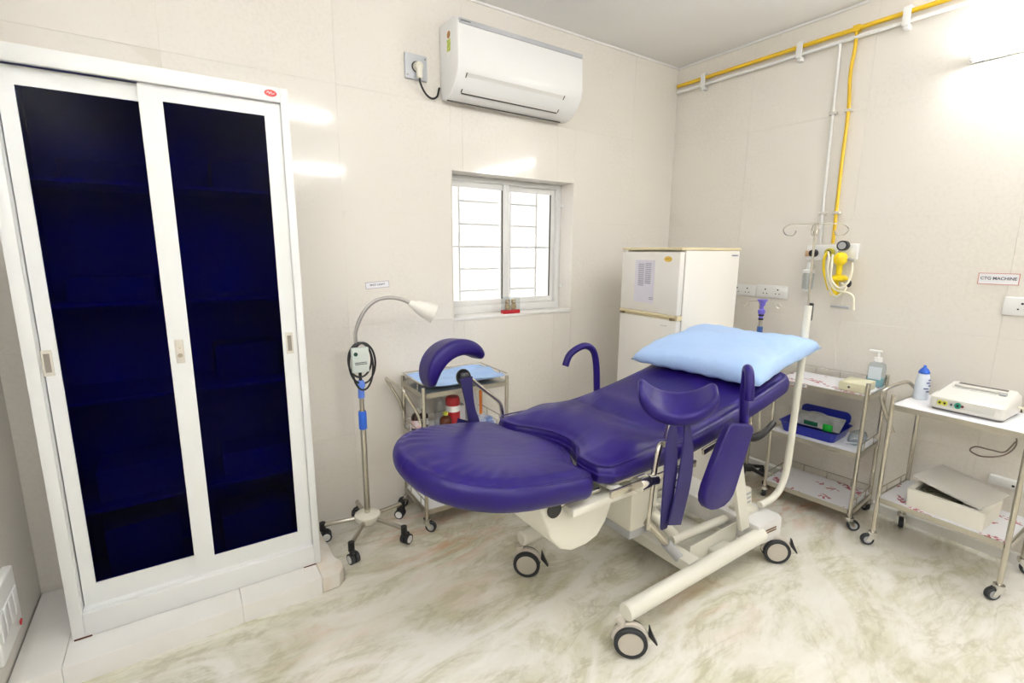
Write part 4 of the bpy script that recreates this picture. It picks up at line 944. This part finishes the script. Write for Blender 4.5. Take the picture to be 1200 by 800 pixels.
for k in range(5):
    a = math.radians(200+72*k); d = Vector((math.cos(a), math.sin(a), 0)); L = .145
    bm = new(); cyl(bm, d*.03+Vector((0, 0, .088)), d*L+Vector((0, 0, .066)), .014, .011, n=10); lg = obj('leg', bm, BLACK, iv)
    ax = Vector((-d.y, d.x, 0))
    bm = new(); cyl(bm, d*L+Vector((0, 0, .026))-ax*.014, d*L+Vector((0, 0, .026))+ax*.014, .0255, n=16); obj('castor_wheel', bm, RUBBER, lg)
    bm = new(); cyl(bm, d*L+Vector((0, 0, .050)), d*L+Vector((0, 0, .064)), .010, n=10); obj('castor_stem', bm, BLACK, lg)

# ------------------------------------------------------------------ delivery bed
bed = thing('delivery_bed', 'purple padded delivery bed with leg supports on a white wheeled frame', 'bed', (1.75, 1.39, 0))
YN, YFAR = 1.05, 1.675; YC = (YN+YFAR)/2
def WB(name, bm, m, par=bed, label=None): return obj(name, bm, m, par, label, world=True)
# foot section outline (world x, y)
foot = []
for i in range(25):
    a = PI/2 + PI*i/24; foot.append((.835+.303*math.copysign(abs(math.cos(a))**.9, math.cos(a)), YC+.5*(YFAR-YN)*math.copysign(abs(math.sin(a))**.85, math.sin(a))))
foot += [(.93, YN), (1.015, YN+.003), (1.045, YN+.03), (1.040, YN+.09), (1.055, 1.185), (1.10, 1.245), (1.125, 1.31), (1.125, 1.39), (1.10, 1.465), (1.055, 1.53), (1.040, YFAR-.09), (1.035, YFAR-.03), (1.005, YFAR-.003), (.93, YFAR)]
FZ0, FZ1 = .716, .800; FT = .125
def f_def(co):
    d = dist_outline(co, foot); top = np.clip((co[:, 2]-(FZ0+FZ1)/2)/((FZ1-FZ0)/2), -1, 1)
    puff = .020*(1-np.exp(-d/.05)) - .006*np.exp(-((d-.022)/.010)**2)
    # fan of shallow gathers towards the rounded end
    ang = np.arctan2(co[:, 1]-YC, co[:, 0]-.95)
    gath = .0020*np.sin(ang*38+3*np.sin(ang*5))*np.exp(-((d-.05)/.05)**2)*np.clip((.92-co[:, 0])/.2, 0, 1)
    co = co.copy(); co[:, 2] += np.where(top > .2, puff+gath, 0) + FT*(1.05-co[:, 0])
    side = np.exp(-d/.012)*np.clip(1-top**2, 0, 1)*.013; dx, dy = co[:, 0]-.86, co[:, 1]-YC; dl = np.hypot(dx, dy)+1e-6
    co[:, 0] += side*dx/dl; co[:, 1] += side*dy/dl
    co[:, 2] += np.where(top > .2, -.014*np.exp(-(((co[:, 0]-.93)/.16)**2+((co[:, 1]-1.32)/.17)**2)), 0)
    return co
bm = new(); prism(bm, foot, 'z', FZ0, FZ1, bev=.014, seg=3)
fs = soft('foot_cushion', bm, VINYL, bed, .0075, 6, f_def, world=True)
pip = [(x+(.93-x)*.012, y+(YC-y)*.012, FZ1-.0065+FT*(1.05-x)) for x, y in foot]
bm = new(); tube(bm, pip, .0030, n=6, k=2, closed=True); obj('piping', bm, VINYL, fs, world=True)
# seat and backrest outline
R_ = .06
seat = [(1.115, YN), (1.08, YN+.035), (1.075, 1.13), (1.085, 1.19), (1.125, 1.235), (1.152, 1.30), (1.155, 1.37), (1.14, 1.43), (1.105, 1.50), (1.072, 1.545), (1.055, YFAR-.06), (1.065, YFAR-.02), (1.10, YFAR)]
for i in range(9):
    a = PI/2 - PI/2*i/8; seat.append((2.185+R_*math.cos(a), YFAR-R_+R_*math.sin(a)))
for i in range(9):
    a = -PI/2*i/8; seat.append((2.185+R_*math.cos(a), YN+R_+R_*math.sin(a)))
SZ0, SZ1 = .742, .818
def rise(x):
    x = np.asarray(x, float)
    return np.where(x < 1.38, 0, np.where(x < 1.62, .16*(x-1.38)**2/(2*.24), .16*.12+.16*(x-1.62)+.08*(x-1.62)**2))
def s_def(co):
    d = dist_outline(co, seat); top = (co[:, 2]-(SZ0+SZ1)/2)/((SZ1-SZ0)/2)
    puff = .024*(1-np.exp(-d/.055)) - .005*np.exp(-((d-.022)/.010)**2)
    X, Y = co[:, 0], co[:, 1]
    fold = -.020*np.exp(-((X-1.47-.35*(Y-YC)**2)/.05)**2) + .020*np.exp(-((X-1.27)/.11)**2) + .006*np.exp(-((X-1.57)/.05)**2)
    wr = .003*np.sin(34*X+9*np.sin(6*Y))*np.exp(-((X-1.36)/.16)**2)
    edge = 1-np.exp(-d/.05)
    tilt = np.exp(-((X-1.12)/.10)**2)*(-.012)
    co = co.copy(); co[:, 1] += np.sign(Y-YC)*np.exp(-d/.012)*np.clip(1-top**2, 0, 1)*.010*(np.abs(Y-YC) > .25)
    co[:, 2] += np.where(top > .2, puff+(fold+wr)*edge+tilt, 0) + rise(X)
    return co
bm = new(); prism(bm, seat, 'z', SZ0, SZ1, bev=.014, seg=3)
ss = soft('seat_and_back_cushion', bm, VINYL, bed, .0075, 6, s_def, world=True)
dense = []
for (a, b) in zip(seat, seat[1:]+seat[:1]):
    n_ = max(1, int(math.dist(a, b)/.06))
    for i in range(n_): dense.append((a[0]+(b[0]-a[0])*i/n_, a[1]+(b[1]-a[1])*i/n_))
bm = new(); tube(bm, [(x+(1.65-x)*.004, y+(YC-y)*.012, SZ1-.0065+float(rise(x))) for x, y in dense], .0030, n=6, k=2, closed=True); obj('piping', bm, VINYL, ss, world=True)
# base plate under the back, side rails
bm = new(); pts = [(1.12, .742), (1.38, .742), (1.5, .745), (1.75, .777), (2.0, .834), (2.20, .893)]
prism(bm, [(x, z-.002) for x, z in pts]+[(x, z-.020) for x, z in pts[::-1]], 'y', YN+.03, YFAR-.03); WB('back_plate', bm, BEDPAINT)
bm = new(); box(bm, .78, 1.08, YN+.12, YFAR-.12, .690, .712, bev=.004); WB('foot_plate', bm, BEDPAINT)
for y, nm in ((YN-.030, 'near'), (YFAR+.030, 'far')):
    bm = new(); box(bm, 1.08, 1.52, y-.006, y+.006, .722, .748, bev=.003); rl = WB('side_rail', bm, STEEL)
    s = 1 if nm == 'near' else -1
    for xb_ in (1.12, 1.46):
        bm = new(); box(bm, xb_, xb_+.03, min(y+s*.0062, y+s*.065), max(y+s*.0062, y+s*.065), .724, .739); obj('rail_bracket', bm, BEDPAINT, rl, world=True)
    bm = new(); box(bm, 1.56, 1.86, y-.006, y+.006, .756, .780, bev=.003); tr(bm.verts, Matrix.Translation((1.56, y, .768)) @ Matrix.Rotation(math.radians(-10), 4, 'Y') @ Matrix.Translation((-1.56, -y, -.768))); rl = WB('side_rail', bm, STEEL)
    bm = new(); box(bm, 1.78, 1.81, min(y+s*.0062, y+s*.06), max(y+s*.0062, y+s*.06), .796, .812); obj('rail_bracket', bm, BEDPAINT, rl, world=True)
# pan shroud below the gap, with its round hole
bm = new(); prism(bm, [(.872, .705), (.885, .655), (.918, .585), (.962, .532), (1.01, .510), (1.075, .510), (1.125, .525), (1.165, .570), (1.195, .640), (1.275, .672), (1.275, .705)], 'y', 1.115, 1.60, bev=.010, seg=3); WB('pan_shroud', bm, BEDPAINT)
bm = new(); cyl(bm, (.925, 1.113, .690), (.925, 1.108, .690), .028, n=22); WB('shroud_hole_disc', bm, BLACK)  # flat black disc painted for the dark inside the round hole
bm = new(); cyl(bm, (.945, 1.107, .700), (1.10, 1.090, .720), .007, n=10); WB('release_rod', bm, STEEL)
bm = new(); box(bm, .96, 1.28, 1.06, 1.112, .672, .700, bev=.006); WB('shroud_bracket', bm, BEDPAINT)
# lift column, base tubes
bm = new(); box(bm, 1.485, 1.655, 1.28, 1.52, .325, .742, bev=.015); lc = WB('lift_column', bm, BEDPAINT)
bm = new(); box(bm, 1.495, 1.645, 1.29, 1.51, .285, .3245, bev=.006); obj('column_foot', bm, GREYP, lc, world=True)
bm = new(); box(bm, 1.30, 1.484, 1.30, 1.50, .66, .7395, bev=.012); WB('column_head', bm, BEDPAINT)
ZT = .172
for (y, xa, xb) in ((1.095, 1.285, 2.20), (1.705, 1.235, 2.20)):
    bm = new(); cyl(bm, (xa, y, ZT), (xb, y, ZT), .034, n=22); tb = WB('base_tube', bm, BEDPAINT)
    bm = new(); lathe(bm, [(.001, 0), (.030, 0), (.0345, .006), (.0345, .016), (.001, .016)], 22); tr(bm.verts, Matrix.Translation((xa-.0165, y, ZT)) @ Matrix.Rotation(PI/2, 4, 'Y')); obj('end_cap', bm, BEDPAINT, tb, world=True)
bm = new(); box(bm, 1.70, 1.78, 1.131, 1.669, .130, .185, bev=.01); WB('cross_beam', bm, BEDPAINT)
bm = new(); box(bm, 1.785, 2.15, 1.19, 1.61, .085, .097, bev=.003); box(bm, 1.785, 2.15, 1.19, 1.196, .097, .205); box(bm, 1.785, 2.15, 1.604, 1.61, .097, .205); WB('tray', bm, BEDPAINT)
for y in (1.26, 1.54):
    bm = new(); cyl(bm, (1.74, y, .215), (2.16, y, .185), .021, n=14); WB('strut', bm, BEDPAINT)
    bm = new(); cyl(bm, (1.60, y+.02, .40), (1.80, y+.02, .20), .026, n=14); WB('swing_arm', bm, BEDPAINT)
for y in (1.145, 1.64):
    bm = new(); prism(bm, [(2.10, .20), (2.17, .20), (1.98, .80), (1.90, .775)], 'y', y-.010, y+.010, bev=.003); WB('lift_arm', bm, BEDPAINT)
bm = new(); box(bm, 1.92, 2.05, 1.131, 1.189, .090, .150, bev=.005); WB('tube_bracket', bm, BEDPAINT)
bm = new(); cyl(bm, (1.575, 1.27, .36), (1.72, 1.20, .17), .018, n=12); ac_ = WB('actuator', bm, STEEL)
bm = new(); cyl(bm, (1.66, 1.229, .2486), (1.735, 1.193, .150), .023, n=14); obj('actuator_sleeve', bm, GREYP, ac_, world=True)
# end housing with control unit
bm = new(); prism(bm, [(2.165, 1.090), (2.345, 1.075), (2.365, 1.10), (2.365, 1.69), (2.345, 1.715), (2.165, 1.715)], 'z', .118, .226, bev=.008, seg=3); hs_ = WB('end_housing', bm, mat('housing_white', (.80, .79, .77), .3))
bm = new(); marks(bm, basis((2.265, 1.0810, .180), (.9966, -.083, 0), (0, 0, 1)), .085, .026, 2, 6, .001); WB('maker_print', bm, mat('brown_print', (.22, .13, .06), .6))
bm = new(); box(bm, 2.20, 2.30, 1.17, 1.27, .2265, .245, bev=.004); cu = WB('control_unit', bm, CREAM)
bm = new(); prism(bm, [(2.205, .2455), (2.295, .2455), (2.275, .345), (2.225, .345)], 'y', 1.20, 1.26, bev=.008, seg=2); obj('handset', bm, CREAM, cu, world=True)
bm = new()
for k in range(3): box(bm, 2.228, 2.272, 1.1985, 1.1999, .270+.024*k, .282+.024*k)
obj('handset_buttons', bm, GREYP, cu, world=True)
# castors of the bed
def bed_castor(x, y, ang, stem_top, rr=.0625):
    d = Vector((math.cos(ang), math.sin(ang), 0)); ax = Vector((-d.y, d.x, 0)); c = Vector((x, y, rr))
    piv = c - d*.035
    bm = new(); cyl(bm, piv+Vector((0, 0, rr*.9)), Vector((piv.x, piv.y, stem_top)), .016, n=14)
    prof_ = []
    for i in range(13):
        a = math.radians(10+170*i/12); prof_.append((rr*1.12*math.cos(a), rr*1.12*math.sin(a)+.002))
    prof_ += [(-rr*1.0, -.012), (-.02, -.008), (.02, .0)]
    b2 = new(); prism(b2, prof_, 'y', -.011, .011, bev=.004); tr(b2.verts, Matrix.Translation(c) @ Matrix.Rotation(ang, 4, 'Z'))
    me = bpy.data.meshes.new('t'); b2.to_mesh(me); b2.free(); bm.from_mesh(me); bpy.data.meshes.remove(me)
    h = WB('castor', bm, mat('castor_beige', (.66, .60, .53), .45))
    for s in (-1, 1):
        cc = c+ax*(s*.0215)
        Mx = basis(cc, d, Vector((0, 0, 1)))
        bm = new(); lathe(bm, [(rr-.015, -.0095), (rr-.003, -.0095), (rr, -.006), (rr, .006), (rr-.003, .0095), (rr-.015, .0095)], 32, closed=True); tr(bm.verts, Mx); obj('tyre', bm, RUBBER, h, world=True)
        bm = new(); lathe(bm, [(.001, -.0075), (rr-.0155, -.0075), (rr-.0155, .0075), (.001, .0075)], 32); tr(bm.verts, Mx); obj('wheel_disc', bm, BEIGEW, h, world=True)
    bm = new(); prism(bm, [(rr*1.05, -.004), (rr*1.55, -.040), (rr*1.62, -.036), (rr*1.28, .008), (rr*1.12, .034), (rr*1.06, .032)], 'y', -.010, .010, bev=.002); tr(bm.verts, Matrix.Translation(c+Vector((0, 0, rr*.45))) @ Matrix.Rotation(ang, 4, 'Z')); obj('brake_pedal', bm, BLACK, h, world=True)
CA = math.radians(-42)
bed_castor(1.285, 1.080, CA, ZT-.030); bed_castor(1.235, 1.675, CA, ZT-.030)
bed_castor(2.315, 1.075, CA, .117); bed_castor(2.315, 1.66, CA+.3, .117)
# infusion pole of the bed: J-shaped white tube, steel rod and hooks
bm = new(); tube(bm, [(2.30, 1.165, .262), (2.38, 1.155, .272), (2.445, 1.15, .305), (2.488, 1.15, .37), (2.505, 1.15, .46), (2.515, 1.15, .70), (2.525, 1.15, 1.0), (2.53, 1.15, 1.25)], .0165, n=14, k=8); WB('infusion_pole', bm, BEDPAINT)
bm = new(); cyl(bm, (2.525, 1.15, 1.25), (2.51, 1.15, 1.645), .0055, n=10); rod = WB('infusion_rod', bm, STEEL)
bm = new(); box(bm, 2.545, 2.562, 1.138, 1.162, 1.175, 1.262, bev=.005); WB('pole_lever', bm, BLACK)
for a in (-.95, PI-.95, PI/2-.95, -PI/2-.95):
    d = Vector((math.cos(a), math.sin(a), 0)); z = Vector((0, 0, 1)); o_ = Vector((2.51, 1.15, 0))
    L = .105 if a in (-.95, PI-.95) else .05
    pts = [o_+z*1.635, o_+d*L*.5+z*1.637, o_+d*L+z*1.636, o_+d*(L+.028)+z*1.615, o_+d*(L+.015)+z*1.588, o_+d*(L-.016)+z*1.585, o_+d*(L-.026)+z*1.607]
    bm = new(); tube(bm, pts, .003, n=6); obj('hook', bm, STEEL, rod, world=True)
# crank grip under the head end
bm = new(); tube(bm, [(2.40, 1.33, .545), (2.46, 1.31, .535), (2.54, 1.30, .555), (2.62, 1.30, .590)], lambda t_: .016+.006*math.sin(PI*min(1, t_*1.4)), n=10); cg = WB('crank_grip', bm, BLACK)
bm = new(); cyl(bm, (2.50, 1.31, .56), (2.48, 1.32, .78), .006, n=8); obj('crank_rod', bm, STEEL, cg, world=True)
bm = new(); box(bm, 2.15, 2.50, 1.30, 1.335, .775, .800, bev=.003); obj('crank_bracket', bm, BEDPAINT, cg, world=True)
# J-shaped grab handles
bm = new(); tube(bm, [(1.704, 1.735, .770), (1.702, 1.735, .85), (1.693, 1.735, .945), (1.672, 1.735, 1.015), (1.625, 1.735, 1.048), (1.570, 1.735, 1.044), (1.515, 1.735, 1.015), (1.490, 1.735, .965)], .0165, n=14, k=6); WB('grab_handle', bm, VINYL)
bm = new(); tube(bm, [(1.765, .985, .770), (1.758, .985, .86), (1.746, .985, .97), (1.735, .980, 1.035), (1.716, .968, 1.078), (1.692, .945, 1.072), (1.676, .930, 1.03), (1.674, .925, .975)], .0165, n=14, k=6); WB('grab_handle', bm, VINYL)
for p in ((1.704, 1.715, .775), (1.765, 1.0, .790)):
    bm = new(); ball(bm, p, .03, sx=.8, sy=.9, n=12); WB('handle_clamp', bm, STEEL)
# folded-down arm board
bm = new(); cor = [(1.580, .890), (1.564, .872), (1.468, .690), (1.458, .655), (1.462, .628), (1.480, .605), (1.510, .588), (1.548, .579), (1.588, .579), (1.622, .590), (1.645, .610), (1.658, .635), (1.736, .830), (1.740, .850), (1.728, .866), (1.60, .898)]
prism(bm, cor, 'y', -.014, .018, bev=.008, seg=3); tr(bm.verts, Matrix.Translation((0, .945, 0)) @ Matrix.Rotation(0, 4, 'X')); WB('arm_board', bm, VINYL)
bm = new(); cyl(bm, (1.68, .965, .86), (1.70, 1.02, .79), .010, n=10); WB('arm_board_hinge', bm, STEEL)
# leg supports
def arc_pad(cx, cz_, R, a0, a1, w0, w1, th, n=28):
    """thick padded arc in the local xz plane, extruded along y from w0 to w1"""
    bm = new(); rings = []
    for i in range(n+1):
        a = a0+(a1-a0)*i/n; e = math.sin(PI*min(1, max(0, i/n)))**.35 if 0 < i < n else .0
        th_ = max(.012, th*e); wc, wh = (w0+w1)/2, (w1-w0)/2*max(.35, e**.6)
        sec = rrect(wc-wh, wc+wh, R-th_/2, R+th_/2, min(th_*.48, .02), 3)
        rings.append([bm.verts.new((cx+q*math.cos(a), y, cz_+q*math.sin(a))) for y, q in sec])
    skin(bm, rings); return bm
# near support: cradle opening upwards
bm = arc_pad(0, 0, .122, math.radians(192), math.radians(348), -.072, .072, .050)
tr(bm.verts, Matrix.Translation((1.318, .968, 1.090)) @ Matrix.Rotation(math.radians(-46), 4, 'Z') @ Matrix.Rotation(math.radians(24), 4, 'X'))
soft('leg_support', bm, VINYL, bed, .006, 5, None, world=True)
bm = new(); cyl(bm, (1.315, .985, .955), (1.315, .992, .885), .017, n=14); lp_ = WB('support_post', bm, STEEL)
bm = new(); cyl(bm, (1.315, .992, .905), (1.315, .995, .855), .010, n=12); obj('post_pin', bm, CHROME, lp_, world=True)
bm = new(); tube(bm, [(1.315, .995, .86), (1.278, .99, .872), (1.258, .985, .85), (1.246, .985, .80), (1.244, .985, .755)], .010, n=10); obj('support_arm', bm, STEEL, lp_, world=True)
bm = new(); cyl(bm, (1.165, .985, .762), (1.205, .985, .762), .026, n=20); cyl(bm, (1.2055, .985, .762), (1.212, .985, .762), .020, n=20); cyl(bm, (1.2125, .985, .762), (1.250, .985, .757), .022, n=20); WB('support_clamp', bm, CHROME)
bm = new(); cyl(bm, (1.226, .972, .757), (1.205, .965, .600), .0075, n=10); WB('clamp_lever', bm, STEEL)
bm = new(); box(bm, 1.18, 1.24, .99, 1.02, .724, .745, bev=.003); WB('clamp_block', bm, STEEL)
def strap(pts, wdir, w_, th, nm='leg_strap'):
    bm = new(); P_ = spline(pts, 6); rings = []
    for i, p in enumerate(P_):
        T = (P_[min(i+1, len(P_)-1)]-P_[max(i-1, 0)]).normalized(); wv = Vector(wdir); wv = (wv-T*wv.dot(T)).normalized(); nv = T.cross(wv)
        ww = w_(i/(len(P_)-1)) if callable(w_) else w_
        rings.append([bm.verts.new(p+wv*ww*a+nv*th*b) for a, b in ((-.5, -.5), (.5, -.5), (.5, .5), (-.5, .5))])
    skin(bm, rings); return WB(nm, bm, DKVINYL)
strap([(1.288, .955, .945), (1.270, .945, .885), (1.262, .935, .80), (1.250, .93, .70), (1.238, .928, .61)], (1, .1, 0), lambda t_: .030+.040*math.sin(PI*t_)**.8, .006)
strap([(1.352, .952, .945), (1.350, .942, .885), (1.345, .935, .83), (1.320, .925, .73), (1.280, .92, .615)], (1, .1, 0), lambda t_: .026+.055*min(1, t_*1.6), .006)
# far support: the same pad turned over
bm = arc_pad(0, 0, .128, math.radians(8), math.radians(168), -.078, .078, .070)
tr(bm.verts, Matrix.Translation((.925, 1.755, .985)) @ Matrix.Rotation(math.radians(-24), 4, 'Y') @ Matrix.Rotation(math.radians(-8), 4, 'X'))
soft('leg_support', bm, VINYL, bed, .006, 5, None, world=True)
bm = new(); ball(bm, (.945, 1.745, .985), .032, sz=1.1, n=14); WB('support_joint', bm, BLACK)
bm = new(); tube(bm, [(.958, 1.735, .992), (1.03, 1.73, .925), (1.105, 1.725, .858), (1.120, 1.72, .815), (1.125, 1.72, .765)], .009, n=10, k=5); WB('support_arm', bm, STEEL)
bm = new(); cyl(bm, (1.10, 1.715, .755), (1.15, 1.715, .755), .024, n=18); WB('support_clamp', bm, CHROME)
strap([(.940, 1.715, .99), (.945, 1.705, .92), (.955, 1.70, .85), (.965, 1.695, .79), (.960, 1.70, .70)], (1, 0, 0), lambda t_: .058-.022*math.sin(PI*min(1, t_*1.2)), .012)
strap([(.945, 1.74, .80), (.930, 1.735, .76), (.92, 1.73, .69)], (1, .2, 0), .07, .010)
bm = new(); tube(bm, [(1.72, 1.30, .42), (1.80, 1.28, .36), (1.86, 1.30, .40), (1.80, 1.33, .44), (1.90, 1.36, .43), (2.02, 1.40, .44)], .004, n=6); WB('cable', bm, BLACK)

# ------------------------------------------------------------------ pillow on the head end
pw_ = thing('pillow', 'light blue pillow lying on the head end of the bed', 'pillow', (2.20, 1.39, 1.0))
bm = new(); NU, NV = 40, 40; a_, b_ = .30, .335
def pil(u, v, s):
    su = math.copysign(abs(u)**.9, u); e = max(0, (1-abs(u)**3.4))**.30*max(0, (1-abs(v)**3.4))**.30
    rx = a_*(1-.06*(1-abs(v))*abs(u)**3); ry = b_*(1-.07*(1-abs(u))*abs(v)**3)
    x, y = u*rx, v*ry
    h = (.082 if s > 0 else .030)*e*s
    h += .010*math.sin(5*u+3*v+1)*e*(s > 0) + .016*math.exp(-((u-.1)/.5)**2-((v-.55)/.35)**2)*e*(s > 0)
    h += .0045*math.sin(23*v+6*math.sin(3*u))*abs(u)**3*e + .004*math.sin(19*u+5*math.sin(4*v))*abs(v)**3*e
    return Vector((x, y, h))
top = [[bm.verts.new(pil(-1+2*i/NU, -1+2*j/NV, 1)) for j in range(NV+1)] for i in range(NU+1)]
bot = [[top[i][j] if i in (0, NU) or j in (0, NV) else bm.verts.new(pil(-1+2*i/NU, -1+2*j/NV, -1)) for j in range(NV+1)] for i in range(NU+1)]
for i in range(NU):
    for j in range(NV):
        bm.faces.new((top[i][j], top[i+1][j], top[i+1][j+1], top[i][j+1])); bm.faces.new((bot[i][j], bot[i][j+1], bot[i+1][j+1], bot[i+1][j]))
tr(bm.verts, Matrix.Translation((.02, -.005, .005)) @ Matrix.Rotation(math.radians(-9), 4, 'Y') @ Matrix.Rotation(math.radians(3), 4, 'Z'))
obj('pillow_case', bm, BLUEFAB, pw_, angle=180)
